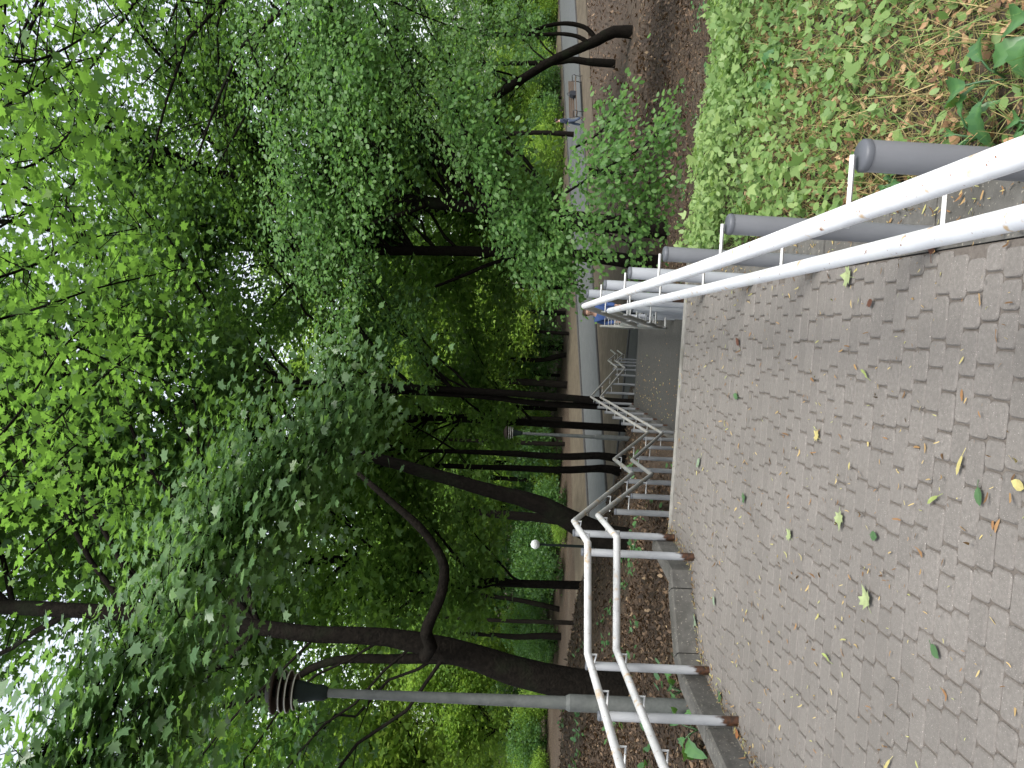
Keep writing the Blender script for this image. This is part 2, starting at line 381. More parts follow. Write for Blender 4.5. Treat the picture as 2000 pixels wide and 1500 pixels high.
# ------------------------------------------------------------------ near terrace: paving and left kerb
kerb_px = [(-160, 1550), (3, 1470), (76, 1430), (180, 1377), (223, 1365), (350, 1353), (387, 1350), (450, 1312)]
kin = [at_z(u, v, 0) for u, v in kerb_px]
kin.insert(0, kin[0]+(kin[0]-kin[1]).normalized()*4.0)
EDGE_Y = 7.0
edgeL = at_z(450, 1308, 0); edgeR = at_z(915, 1333, 0); EDGE_Y = (edgeL.y+edgeR.y)/2
XR = .36                                    # right side of the pavers, the edging slab begins
kx = [p.x for p in kin]; ky = [p.y for p in kin]
def left_x(y):
    return np.interp(y, ky, kx)
m = MB()
bverts, bfaces = [], []
row = 0; y = 1.2
PIT = .098
while y < EDGE_Y-.12:
    x = left_x(y+.05)-.25 + rng.random()*.12
    while x < XR:
        L = rng.choice([.105, .125, .145, .165, .165])
        x1 = min(x+L, XR+.0)
        if x1-x > .05:
            g = .0034; gy = .0014; r0 = .019
            ax, bx_, ay, by = x+g, x1-g, y+gy, y+PIT-gy
            dz = rng.normal(0, .0012); tx, ty = rng.normal(0, .008, 2)
            def ringp(ins, z, rr):
                out_ = []
                for (qx, qy, a0) in ((bx_-ins-rr, by-ins-rr, 0), (ax+ins+rr, by-ins-rr, 90), (ax+ins+rr, ay+ins+rr, 180), (bx_-ins-rr, ay+ins+rr, 270)):
                    for a in (0, 30, 60, 90):
                        px, py = qx+rr*math.cos(R(a0+a)), qy+rr*math.sin(R(a0+a))
                        out_.append((px, py, z+dz+(px-(ax+bx_)/2)*tx+(py-(ay+by)/2)*ty))
                return out_
            A = ringp(0, -.03, r0); B = ringp(0, -.006, r0); C = ringp(.005, 0, r0*.8)
            n = 16; b = len(bverts); bverts += A+B+C
            for i in range(n):
                j = (i+1) % n
                bfaces.append((b+i, b+j, b+n+j, b+n+i)); bfaces.append((b+n+i, b+n+j, b+2*n+j, b+2*n+i))
            bfaces.append(tuple(b+2*n+i for i in range(n)))
        x += L
    y += PIT
m.v = bverts; m.f = bfaces; m.sm = [False]*len(bfaces)
tag(m.build('paved_path', MAT['paver']), kind='structure')
m = MB()
poly = [(XR+.0, -6), (XR+.0, EDGE_Y-.1)] + [(left_x(EDGE_Y-.1)-.05, EDGE_Y-.1)] + [(p.x-.05, p.y) for p in kin[::-1]] + [(-7, -6)]
m.add([(x, y, -.009) for x, y in poly], [tuple(range(len(poly)))])
tag(m.build('path_bed', MAT['sand']), kind='structure')
# pale edging stone along the head of the stairs
m = MB(); m.box((left_x(EDGE_Y)+.0, EDGE_Y-.1, -.5), (XR+.3, EDGE_Y+.0, .004))
stair_root = empty('staircase', (-.8, EDGE_Y, 0), 'long concrete staircase going down in flights and landings between two pipe railings', 'staircase')
m.build('edge_stone', MAT['concrete'], stair_root)
# right edging slab of the terrace
m = MB()
yy = -2.0
slab = empty('path_edging', (.48, 3, 0), 'flat grey concrete edging strip between the pavers and the green bank', 'edging')
while yy < EDGE_Y-.15:
    m = MB(); y1 = min(yy+1.0, EDGE_Y-.11); m.box((XR+.004, yy+.004, -.2), (XR+.255, y1-.004, .004+rng.normal(0, .003))); m.build('edging_slab', MAT['old_concrete'], slab); yy += 1.0
# left raised kerb, built of concrete lengths
def offset_line(pts, d):
    out_ = []
    for i, p in enumerate(pts):
        a = pts[max(i-1, 0)]; b = pts[min(i+1, len(pts)-1)]
        t = Vector((b.x-a.x, b.y-a.y)).normalized(); nrm_ = Vector((-t.y, t.x))
        out_.append((p.x+nrm_.x*d, p.y+nrm_.y*d))
    return out_
kroot = empty('raised_kerb', (kin[4].x, kin[4].y, 0), 'raised concrete kerb bending round the left side of the paved terrace', 'kerb')
kk = [kin[0], kin[0]*.5+kin[1]*.5, kin[1], kin[3], kin[4], kin[5], kin[6], kin[7], kin[8]]
o0 = offset_line(kk, .0); o1 = offset_line(kk, .13)
for i in range(len(kk)-1):
    m = MB()
    a0, a1, b0, b1 = Vector(o0[i]), Vector(o0[i+1]), Vector(o1[i]), Vector(o1[i+1])
    d = (a1-a0).normalized()*.004
    hh = .165
    aa0, aa1, bb0, bb1 = a0+d, a1-d, b0+d, b1-d
    ins = (b0-a0).normalized()*.015
    vs = []
    for (pa, pb) in ((aa0, bb0), (aa1, bb1)):
        vs += [(pa.x, pa.y, -.35), (pb.x, pb.y, -.35), (pb.x, pb.y, hh-.015), (pb.x-ins.x, pb.y-ins.y, hh), (pa.x+ins.x, pa.y+ins.y, hh), (pa.x, pa.y, hh-.015)]
    fs_ = [(k, (k+1) % 6, 6+(k+1) % 6, 6+k) for k in range(6)] + [(5, 4, 3, 2, 1, 0), (6, 7, 8, 9, 10, 11)]
    m.add(vs, fs_); m.build('kerb_stone', MAT['old_concrete'], kroot)

# ------------------------------------------------------------------ staircase
SXL, SXR = -1.86, .42
F = [(EDGE_Y, 9.25, 0, -.88), (10.2, 12.55, -.88, -1.75), (18.5, 22.3, -1.75, -2.85), (24.2, 26.8, -2.85, -3.75)]
def surf(y):
    return float(np.interp(y, [-10]+[q for f in F for q in f[:2]]+[90], [0]+[q for f in F for q in f[2:]]+[-3.75]))
for (y0, y1, z0, z1) in F:
    n = 6 if y1-y0 < 3 else 8
    m = MB(); td = (y1-y0)/n; rh = (z0-z1)/(n)
    for i in range(n):
        zt = z0-rh*(i+1)
        m.box((SXL+.1, y0+td*i+.001, zt-.5), (SXR-.1, y0+td*(i+1)+.02, zt))
    m.build('stair_flight', MAT['old_concrete'], stair_root)
for (y0, y1, z) in ((9.25, 10.2, -.88), (12.55, 18.5, -1.75), (22.3, 24.2, -2.85), (26.8, 28.2, -3.75)):
    m = MB(); m.box((SXL+.1, y0+.03, z-.4), (SXR-.1, y1, z+.003)); m.build('landing', MAT['landing'], stair_root)
for (x0, x1) in ((SXL-.05, SXL+.098), (SXR-.098, SXR+.05)):
    m = MB(); pr = [EDGE_Y+.004]+[q for f in F for q in f[:2]][1:]+[28.2]
    zz = [surf(q)+.10 for q in pr]; zz[0] = .0; zz[-1] = -3.68
    m.strip([(x0, q) for q in pr], [(x1, q) for q in pr], [q-.7 for q in zz], zz)
    m.build('side_kerb', MAT['old_concrete'], stair_root)

# ------------------------------------------------------------------ railings
RU, RL = .88, .65
def bracket(root, post, rail_pt, post_c):
    m = MB(); rp = Vector(rail_pt); dz = -.06
    pc = Vector((post_c.x, post_c.y, rp.z+dz))
    m.tube([rp, Vector((rp.x, rp.y, rp.z+dz)), pc], .0075, 4, smooth=False)
    return m.build('bracket', MAT['dull_rail'], post)
def post(root, base, top, rad, mat, rails, near=True):
    b = Vector(base)
    m = MB(); m.tube([b-Vector((0, 0, .12)), Vector((b.x, b.y, top-.004))], rad, 16 if near else 10)
    o = m.build('post', mat, root, origin=b)
    m = MB(); m.lathe([(rad+.0015, -.014), (rad+.0015, -.002), (rad*.9, .004), (0.0001, .006)], (b.x, b.y, top), 16 if near else 10)
    m.build('post_cap', MAT['cap'], o)
    for rp in rails: bracket(root, o, rp, b)
    return o
# left
Xl = at_z(482, 1120, RU).x
up_px = [(-120, 1256), (0, 1213), (222, 1148), (440, 1148), (482, 1121)]
lo_px = [(-120, 1362), (0, 1297), (230, 1204), (450, 1205), (493, 1168)]
U = [at_z(u, v, RU) for u, v in up_px]; Lw = [at_z(u, v, RL) for u, v in lo_px]
for L_ in (U, Lw): L_.insert(0, L_[0]+(L_[0]-L_[1]).normalized()*3.6)
P = []
for (u, v, yy_) in ((575, 1235, 9.2), (603, 1200, 10.15), (655, 1266, 12.6), (725, 1154, 18.7), (782, 1205, 22.5), (796, 1188, 24.1), (808, 1203, 26.6)):
    P.append(at_y(u, v, yy_))
Ul = U+P
Ll = Lw+[p-Vector((0, 0, RU-RL)) for p in P]
end = P[-1]+Vector((.1, 1.2, 0))
Ul.append(end); Ll.append(end-Vector((0, 0, RU-RL)))
def along(pl, t_pt):
    """nearest point on polyline pl (xy distance)"""
    best = None
    for a, b in zip(pl[:-1], pl[1:]):
        ab = Vector((b.x-a.x, b.y-a.y)); ap = Vector((t_pt.x-a.x, t_pt.y-a.y))
        t = max(0, min(1, ap.dot(ab)/max(ab.length_squared, 1e-9))); q = a+(b-a)*t
        d = math.hypot(q.x-t_pt.x, q.y-t_pt.y)
        if best is None or d < best[0]: best = (d, q)
    return best[1]
def at_yline(pl, y):
    for a, b in zip(pl[:-1], pl[1:]):
        if a.y <= y <= b.y: return a+(b-a)*((y-a.y)/(b.y-a.y))
    return pl[-1]
rl = empty('pipe_railing', (U[3].x, U[3].y, 0), 'double pipe railing with rusty post feet along the left kerb and stairs', 'railing', 'pipe railings')
def rail(pl, n_near, root, name):
    m = MB(); m.tube(pl[:n_near], .0242, 16); m.build(name, MAT['dull_rail'], root)
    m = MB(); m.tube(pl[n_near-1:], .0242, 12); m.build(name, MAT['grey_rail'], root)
rail(Ul, 6, rl, 'top_rail'); rail(Ll, 6, rl, 'lower_rail')
for (u, v, tv) in ((412, 1354, 1142), (450, 1317, 1123), (190, 1384, 1143), (91, 1440, 1170), (-60, 1510, 1220)):
    b = at_z(u, v, 0); d = math.hypot(b.x, b.y)
    post(rl, b, .872, .030, MAT['post_rusty'], [along(Ul[:6], b), along(Ll[:6], b)])
for t_ in (.25, .65):
    q_ = U[0]*(1-t_)+U[1]*t_; d_ = (U[1]-U[0]).normalized(); b = Vector((q_.x-d_.y*.15, q_.y+d_.x*.15, 0))
    post(rl, b, .872, .030, MAT['post_rusty'], [along(Ul[:6], b), along(Ll[:6], b)])
ysp = [7.75, 8.6, 9.5, 10.3, 11.15, 12.1, 13.0, 13.95, 14.9, 15.85, 16.8, 17.8, 18.8, 19.9, 21.0, 22.2, 23.3, 24.4, 25.5, 26.6]
for yq in ysp:
    q = at_yline(Ul, yq); ql = at_yline(Ll, yq)
    b = Vector((q.x-.15, yq, min(surf(yq), q.z-.8)+.0))
    slope_ = any(f[0]-.1 < yq < f[1]-.1 for f in F)
    post(rl, b, q.z-(.11 if slope_ else .02), .030, MAT['post_worn'], [Vector((q.x, q.y, q.z)), Vector((ql.x, ql.y, ql.z))], yq < 12)
# right
rr_ = empty('pipe_railing', (.3, 3.5, 0), 'thick white double pipe railing on capped grey posts beside the green bank', 'railing', 'pipe railings')
Ru = [at_z(u, v, RU) for u, v in ((902, 1141), (988, 1400), (1167, 1900))]
Rl = [at_z(u, v, RL) for u, v in ((893, 1190), (940, 1400), (1054, 1900))]
def back(pl, y):
    a, b = pl[-2], pl[-1]; return b+(b-a)*((y-b.y)/(b.y-a.y))
Ru = [back(Ru, .0)]+Ru[::-1]; Rl = [back(Rl, .0)]+Rl[::-1]
XRS = .075
seq = [(9.25, 0), (10.2, 0), (12.6, -.87), (18.6, -.87), (22.4, -1.97), (24.2, -1.97), (26.8, -2.87), (28.0, -2.87)]
RuS = [Ru[-1]]+[Vector((XRS, y, z)) for y, z in seq]
RlS = [Rl[-1]]+[Vector((XRS, y, z-(RU-RL))) for y, z in seq]
for pl, pls, nm in ((Ru, RuS, 'top_rail'), (Rl, RlS, 'lower_rail')):
    m = MB(); m.tube(pl, .0242, 20); m.build(nm, MAT['white_paint'], rr_)
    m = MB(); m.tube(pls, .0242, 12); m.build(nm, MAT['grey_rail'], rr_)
for (u, v) in ((1196, 1682), (1062, 1422), (1004, 1297), (967, 1228), (944, 1180), (927, 1146)):
    tp = at_z(u, v, .80)
    b = Vector((tp.x, tp.y, 0)); 
    post(rr_, b, tp.z, .038, MAT['post_shaded' if tp.y < 4.5 else 'post_clean'], [along(Ru+RuS[1:2], Vector((tp.x-.1, tp.y, 0))), along(Rl+RlS[1:2], Vector((tp.x-.1, tp.y, 0)))])
for yq in [0.8]:
    b = Vector((.47, yq, 0)); post(rr_, b, .80, .038, MAT['post_clean'], [along(Ru, b), along(Rl, b)])
for yq in ysp[1:]:
    q = at_yline(RuS, yq); ql = at_yline(RlS, yq)
    b = Vector((q.x+.2, yq, surf(yq)))
    slope_ = any(f[0]-.1 < yq < f[1]-.1 for f in F)
    post(rr_, b, q.z-(.1 if slope_ else .0), .034, MAT['post_clean'], [q, ql], yq < 12)

# ------------------------------------------------------------------ lamps
def lamp_post(base, h, label, lean=0):
    r_ = empty('street_lamp', base, label, 'lamp post', 'louvred park lamps')
    b = Vector(base)
    def P_(z): return b+Vector((0, 0, z))
    m = MB(); m.tube([P_(-.3), P_(.98)], .068, 20); m.tube([P_(.98), P_(1.01)], [.068, .054], 20, caps=False); m.build('pole_base', MAT['lamp_pole'], r_)
    m = MB(); m.tube([P_(1.0), P_(h-.48)], [.051, .034], 20); m.build('pole', MAT['lamp_pole'], r_)
    m = MB()
    for dz in (.50, .485, .465, .45): m.lathe([(.035, -.004), (.039, 0), (.035, .004)], P_(h-dz), 20)
    m.build('collar', MAT['lamp_head'], r_)
    k = .80; hz = h-.62*k
    m = MB(); m.lathe([(.042, -.01), (.06, .02), (.063, .07), (.06, .08), (.080, .17), (.094, .25), (.092, .28), (.0001, .28)], P_(hz), 24); hd = m.build('lamp_head', MAT['lamp_head'], r_)
    for rr0, zz0 in ((.140, .25), (.162, .30), (.160, .35)):
        m = MB(); m.lathe([(.055, .045), (rr0-.010, .012), (rr0-.003, .002), (rr0-.016, -.002), (.052, .025)], P_(hz+zz0), 32); lv = m.build('louvre', MAT['lamp_ring'], r_)
        m = MB(); m.lathe([(rr0-.003, .003), (rr0+.001, .0), (rr0+.001, -.008), (rr0-.006, -.008), (rr0-.006, -.001)], P_(hz+zz0), 32); m.build('rim', MAT['lamp_rim'], lv)
    m = MB(); m.lathe([(.0001, .08), (.08, .065), (.165, .016), (.181, 0), (.172, -.007), (.05, .010), (.0001, .010)], P_(hz+.405), 32); m.build('lid', MAT['lamp_ring'], r_)
    m = MB()
    for a in range(3):
        ax = 2*math.pi*a/3+.5; px, py = .08*math.cos(ax), .08*math.sin(ax)
        m.tube([P_(hz+.25)+Vector((px, py, 0)), P_(hz+.41)+Vector((px, py, 0))], .005, 6)
    m.tube([P_(hz+.24), P_(hz+.41)], .05, 16)
    m.build('lamp_core', MAT['lamp_head'], r_)
    return r_
lb = at_z(118, 1338, -.06); lt = at_y(157, 516, lb.y)
lamp_post((lb.x, lb.y, float(H(lb.x, lb.y))-.0), lt.z-float(H(lb.x, lb.y))-.0, 'grey park lamp with dark louvred head standing close behind the left kerb')
mb_ = at_y(643, 1235, 20.6); mt_ = at_y(657, 981, 20.6)
lamp_post((mb_.x, mb_.y, mb_.z-.02), mt_.z-mb_.z, 'smaller looking grey louvred park lamp farther down, left of the long landing')
GY = 35.0
gt = at_y(437, 1045, GY); gz = float(H(gt.x, GY))
g_ = empty('street_lamp', (gt.x, GY, gz), 'thin dark lamp post with a white globe far behind the left railing', 'lamp post')
m = MB(); m.tube([(gt.x, GY, gz), (gt.x, GY, gt.z-.15)], [.07, .05], 10); m.build('pole', MAT['lamp_head'], g_)
m = MB(); m.lathe([(.0001, -.22), (.12, -.19), (.2, -.08), (.21, .03), (.15, .15), (.0001, .2)], gt, 16); m.build('globe', MAT['globe'], g_)
bb = at_y(422, 1172, 34); bz = float(H(bb.x, 34))
wb = empty('litter_bin', (bb.x, 34, bz), 'small dark blue grey litter bin glimpsed through the left railing', 'bin')
m = MB(); m.lathe([(.0001, 0), (.22, 0), (.26, .75), (.28, .77), (.24, .80), (.0001, .80)], (bb.x, 34, bz), 14); m.build('bin_body', flat('bin_blue', (.03, .05, .07)), wb)
m = MB(); m.lathe([(.27, .8), (.2, .93), (.0001, .97)], (bb.x, 34, bz), 14); m.build('bin_lid', MAT['lamp_pole'], wb)

# ------------------------------------------------------------------ trees
def unit(v): return v/np.linalg.norm(v)
def wob(pts, amp):
    p = np.array(pts, float)
    p[1:-1] += rng.normal(0, amp, (len(p)-2, 3)) if len(p) > 2 else 0
    return p
def bez(a, b, c, n):
    t = np.linspace(0, 1, n)[:, None]
    return (1-t)**2*a + 2*(1-t)*t*b + t*t*c
class Wood:
    def __init__(s): s.m = MB(); s.cl = []
    def limb(s, pts, r0, r1, n=6):
        s.m.tube([tuple(p) for p in pts], list(np.linspace(r0, r1, len(pts))), n, caps=False)
    def crown(s, trunk, cen, rad, nl, nsub, r0, ntw=3, bottom=None, spread=.55, hollow=.35, kmin=0.0):
        """limbs from the trunk polyline to random targets in an ellipsoid, boughs and twigs on them; leaf clusters on the twigs"""
        trunk = np.array(trunk); cen = np.array(cen); rad = np.array(rad)
        for i in range(nl):
            d = unit(rng.normal(0, 1, 3)); t = cen+d*rad*(hollow+(1-hollow)*rng.random()**.5)
            if bottom is not None and t[2] < bottom: t[2] = bottom+rng.random()*rad[2]*.6
            dz = t[2]-trunk[:, 2]; dh = np.hypot(t[0]-trunk[:, 0], t[1]-trunk[:, 1])
            k = max(int(np.argmin(np.abs(dz-dh*.7-.3))), int(kmin*len(trunk)))
            a = trunk[k]; mid = a*.5+t*.5+np.array([0, 0, .12*np.linalg.norm(t-a)])+rng.normal(0, .25, 3)
            L = np.linalg.norm(t-a)
            pts = wob(bez(a, mid, t, 8), .03*L*.4)
            r = r0*min(1, .35+L/10)
            s.limb(pts, r, .012, 6)
            for j in range(nsub):
                q = .3+.7*(j+rng.random())/nsub; idx = min(6, int(q*7)); p = pts[idx]+(pts[idx+1]-pts[idx])*(q*7-idx if q < 1 else 0)
                d2 = unit((pts[idx+1]-pts[idx])/max(np.linalg.norm(pts[idx+1]-pts[idx]), 1e-6)+rng.normal(0, .75, 3)*np.array([1, 1, .45])); L2_ = (.16+.2*rng.random())*L*(1.2-.5*q)+.5
                e = p+d2*L2_-np.array([0, 0, .06*L2_])
                sp_ = wob(bez(p, p*.5+e*.5+np.array([0, 0, .1*L2_]), e, 5), .02*L2_)
                s.limb(sp_, max(.008, r*.32*(1-.5*q)), .005, 4)
                for k2 in range(ntw):
                    f_ = (k2+rng.random())/ntw
                    c_ = sp_[0]+(e-sp_[0])*(.25+.8*f_)
                    s.cl.append((c_, d2, spread*(.7+.6*rng.random())))
def cluster_leaves(cl, per, size, flat_=.38, tilt=.45, bias=(0, 0, 1.0), droop=.5):
    c = np.array([q[0] for q in cl]); dd = np.array([q[1] for q in cl]); sp = np.array([q[2] for q in cl])
    N = len(c)*per
    c = np.repeat(c, per, 0); dd = np.repeat(dd, per, 0); sp = np.repeat(sp, per)
    shade = np.repeat(rng.normal(0, .16, len(cl)), per)
    off = rng.normal(0, 1, (N, 3))*sp[:, None]*np.array([.62, .62, flat_*.62])
    # leaves hang lower towards the rim of each spray
    off[:, 2] -= .25*(off[:, 0]**2+off[:, 1]**2)/np.maximum(sp, .1)*.5
    pos = c+off
    nr = np.array(bias)[None]+rng.normal(0, tilt, (N, 3))
    tip = dd*.6+norm(off)*.7+rng.normal(0, .45, (N, 3)); tip[:, 2] -= droop
    sz = size*(.65+.6*rng.random(N))
    rnd = np.clip(.5+shade+rng.normal(0, .2, N), 0, 1)
    return pos, nr, tip, sz, rnd
def image_xy(c):
    # where a world point falls in the photograph (x, y), to keep the boughs of neighbouring trees off the big bare stem
    d = Vector(c)-CAM; a_, b_, e_ = d.dot(rt_c), d.dot(up_c), d.dot(fwd)
    return 1000-b_/e_*F_PX, 1500-(750+a_/e_*F_PX)
STEMS = dict(left=([(-50, 1186), (100, 1188), (200, 1195), (290, 1201)], 46, 11.0), curved=([(230, 748), (300, 780), (360, 805), (430, 850), (520, 874)], 26, 15.3),
             straight=([(400, 480), (560, 487), (690, 489), (870, 490), (1000, 493)], 24, 23.6), forked=([(440, 340), (620, 370), (740, 382), (900, 402), (1040, 416)], 26, 22.1))
def off_stem(cl, stems=('left',)):
    out_ = []
    for q in cl:
        if q[0][1] < 3: continue
        x_, y_ = image_xy(q[0]); ok = True
        for nm_ in stems:
            st_, half, ymax = STEMS[nm_]
            if st_[0][0] < x_ < st_[-1][0] and q[0][1] < ymax and abs(y_-np.interp(x_, [p[0] for p in st_], [p[1] for p in st_])) < half: ok = False
        if ok: out_.append(q)
    return out_
def px_line(pts, Y, wmul=1.0):
    """trunk outline points (u, v, width in photo pixels) standing at distance Y -> polyline and radii"""
    P_ = [at_y(u, v, Y+dy) for (u, v, wd, dy) in pts]; r_ = [wd*.5/F_PX*(Y+dy)*wmul for (u, v, wd, dy) in pts]
    return P_, r_
def smooth_line(P_, r_, n):
    P_ = np.array([tuple(p) for p in P_]); t = np.r_[0, np.cumsum(np.linalg.norm(np.diff(P_, axis=0), axis=1))]
    # Catmull-Rom through the points
    tt = np.linspace(0, t[-1], n); out_ = []
    for q in tt:
        i = min(len(t)-2, max(0, int(np.searchsorted(t, q)-1))); h = (q-t[i])/(t[i+1]-t[i])
        p0, p1, p2, p3 = P_[max(i-1, 0)], P_[i], P_[i+1], P_[min(i+2, len(P_)-1)]
        out_.append(.5*((2*p1)+(-p0+p2)*h+(2*p0-5*p1+4*p2-p3)*h*h+(-p0+3*p1-3*p2+p3)*h**3))
    return np.array(out_), np.interp(tt, t, r_)
def xyv(lst): return [(1500-y_, x_, w_, dy) for (x_, y_, w_, dy) in lst]

def make_tree(name, label, lines, Y, crowns, leaf=('crown_mid', .13, LOBED), per=22, group=None, root_flare=True, tilt=.5, bias=(0, 0, 1), extra=None):
    """lines: trunk and stem outlines in photo pixels (x, y, width, depth offset); crowns: list of crown() arguments"""
    w_ = Wood(); first = None
    for li, ln_ in enumerate(lines):
        P_, r_ = px_line(xyv(ln_), Y)
        if li == 0:
            b0 = P_[0]; gz_ = float(H(b0.x, b0.y))
            if P_[0].z > gz_: P_ = [Vector((b0.x, b0.y, gz_-.6))]+P_; r_ = [r_[0]*1.25]+r_
            else: P_ = [Vector((b0.x, b0.y, gz_-.6))]+P_; r_ = [r_[0]*1.15]+r_
        pts, rs = smooth_line(P_, r_, 26)
        rs = rs*(1+rng.normal(0, .03, len(rs)))
        w_.m.tube([tuple(p) for p in pts], list(rs), 14, caps=True)
        if first is None: first = (pts, rs)
    root = empty(name, tuple(first[0][0]), label, 'tree', group)
    for c_ in crowns: w_.crown(first[0], **c_)
    if extra: extra(w_)
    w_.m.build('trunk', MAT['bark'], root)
    if w_.cl:
        if Y < 30: w_.cl = off_stem(w_.cl, STEMS)
        p, n_, t, s_, rd = cluster_leaves(w_.cl, per, leaf[1], tilt=tilt, bias=bias)
        # no foliage in the first metres in front of the lens
        k = (p[:, 1] > 3.0)
        leaves('crown', MAT[leaf[0]], p[k], n_[k], t[k], s_[k], leaf[2], root, rd[k])
    return root

# big leaning tree on the left with a fork and a swinging bough
make_tree('maple_tree', 'thick dark leaning tree with a swinging side bough behind the near lamp',
    [[(1205, 1347, 76, 0), (1150, 1340, 67, 0), (1090, 1331, 63, 0), (1000, 1309, 58, 0), (950, 1291, 54, 0), (870, 1268, 48, 0), (800, 1252, 40, 0), (730, 1242, 34, 0), (610, 1239, 33, 0), (540, 1230, 32, .1), (400, 1212, 31, .2), (280, 1200, 31, .3), (200, 1195, 30, .3), (0, 1185, 30, .6), (-200, 1176, 24, .8)],
     [(930, 1288, 26, .1), (850, 1286, 22, .2), (760, 1287, 19, .3), (680, 1287, 17, .4), (620, 1300, 16, .5), (575, 1325, 13, .6), (520, 1350, 16, .8), (440, 1380, 10, 1.0)],
     [(830, 1282, 26, -.3), (842, 1262, 26, -.45), (832, 1236, 24, -.55), (845, 1200, 22, -.6), (862, 1160, 21, -.6), (868, 1110, 20, -.5), (852, 1072, 18, -.4), (820, 1030, 17, -.3), (770, 985, 14, -.1), (735, 955, 12, 0), (700, 925, 9, .2)]],
    10.6, [dict(cen=(-4.6, 13.4, 9.2), rad=(4.8, 2.8, 4.6), nl=26, nsub=7, r0=.05, bottom=5.0, spread=.6, ntw=4, kmin=.52), dict(cen=(-5, 13, 14), rad=(5, 4, 2.6), nl=8, nsub=5, r0=.07, bottom=11, spread=1.0),  # second crown: unseen high canopy added to shade the ground below
           dict(cen=(-7.5, 11.5, 5.2), rad=(2.4, 2.2, 2.2), nl=5, nsub=5, r0=.03, bottom=3.8, spread=.5, kmin=.3)], per=40)
make_tree('maple_tree', 'curved dark tree between the near terrace railing and the stairs, bending right as it rises',
    [[(1215, 1062, 62, 0), (1170, 1045, 54, 0), (1110, 1014, 43, 0), (1060, 987, 36, 0), (1010, 971, 31, 0), (950, 957, 29, 0), (880, 936, 25, 0), (810, 917, 24, 0), (730, 894, 22, 0), (600, 880, 20, .1), (510, 873, 20, .2), (430, 850, 20, .3), (360, 805, 18, .4), (300, 780, 15, .5), (235, 750, 12, .6), (150, 735, 10, .8)],
     [(360, 812, 20, .4), (310, 800, 16, .3), (270, 770, 13, .2), (250, 740, 10, .1), (180, 728, 6, 0)]],
    15.5, [dict(cen=(-1.6, 15.8, 9.6), rad=(5.0, 3.6, 4.2), nl=36, nsub=8, r0=.05, bottom=6.0, spread=.62, ntw=4, kmin=.55), dict(cen=(-1.5, 16, 14.5), rad=(6.5, 6, 3), nl=18, nsub=6, r0=.08, bottom=11, spread=1.0)], per=34)  # second crown: added high up, mostly out of view, to shade the stairs
make_tree('slender_tree', 'pair of thin straight dark trunks rising together beside the long landing',
    [[(1222, 786, 15, 0), (1150, 781, 15, 0), (1050, 772, 14, 0), (950, 765, 13, 0), (820, 757, 12, 0), (700, 752, 11, 0), (560, 745, 9, 0), (400, 740, 6, 0)],
     [(1225, 800, 13, .2), (1150, 793, 12, .2), (1050, 788, 12, .2), (950, 775, 11, .2), (830, 768, 10, .2), (720, 762, 9, .2), (600, 758, 7, .2), (450, 775, 5, .2)]],
    21.5, [dict(cen=(-.4, 21.6, 8.6), rad=(4.0, 3.0, 5.4), nl=26, nsub=6, r0=.05, bottom=3.6, spread=.62, ntw=4)], per=34)
make_tree('maple_tree', 'straight dark tree on the right slope, the nearer to the railing of two',
    [[(1245, 512, 30, 0), (1180, 503, 26, 0), (1100, 497, 23, 0), (1000, 493, 21, 0), (880, 490, 19, 0), (760, 490, 18, 0), (690, 489, 18, 0), (560, 487, 16, 0), (400, 480, 13, 0), (250, 470, 9, 0)],
     [(1130, 495, 10, .2), (1090, 492, 9, .2), (1040, 493, 9, .3), (960, 515, 8, .4), (900, 540, 7, .5), (850, 560, 5, .6)]],
    24.0, [dict(cen=(2.4, 24, 8.6), rad=(4.6, 3.6, 5.4), nl=30, nsub=7, r0=.08, bottom=3.0, spread=.7, ntw=4), dict(cen=(2.5, 22, 20), rad=(6, 5, 2.5), nl=10, nsub=6, r0=.08, bottom=17.5, spread=1.1)], per=34)  # second crown: unseen, added overhead to darken slope and stairs
make_tree('maple_tree', 'forked dark tree on the right slope, the farther from the railing of two',
    [[(1225, 442, 34, 0), (1160, 432, 32, 0), (1080, 422, 28, 0), (1000, 412, 26, 0), (900, 402, 25, 0), (800, 392, 24, 0), (740, 382, 22, 0), (620, 370, 20, 0), (500, 352, 17, 0), (400, 335, 14, 0), (300, 312, 10, 0), (200, 300, 6, 0)],
     [(830, 400, 12, -.2), (780, 420, 10, -.3), (730, 435, 9, -.4), (680, 450, 8, -.5), (620, 480, 5, -.6)]],
    22.5, [dict(cen=(5.4, 22.5, 8.6), rad=(4.6, 3.4, 5.4), nl=30, nsub=7, r0=.08, bottom=3.2, spread=.7, ntw=4), dict(cen=(8.6, 21, 8.6), rad=(3.8, 3.2, 4.6), nl=22, nsub=6, r0=.07, bottom=4, spread=.7, ntw=4), dict(cen=(6, 16, 16.5), rad=(5.5, 4.5, 2.5), nl=12, nsub=6, r0=.08, bottom=14, spread=1.0)], per=34)  # last crown: unseen upper canopy added as shade over the stairs
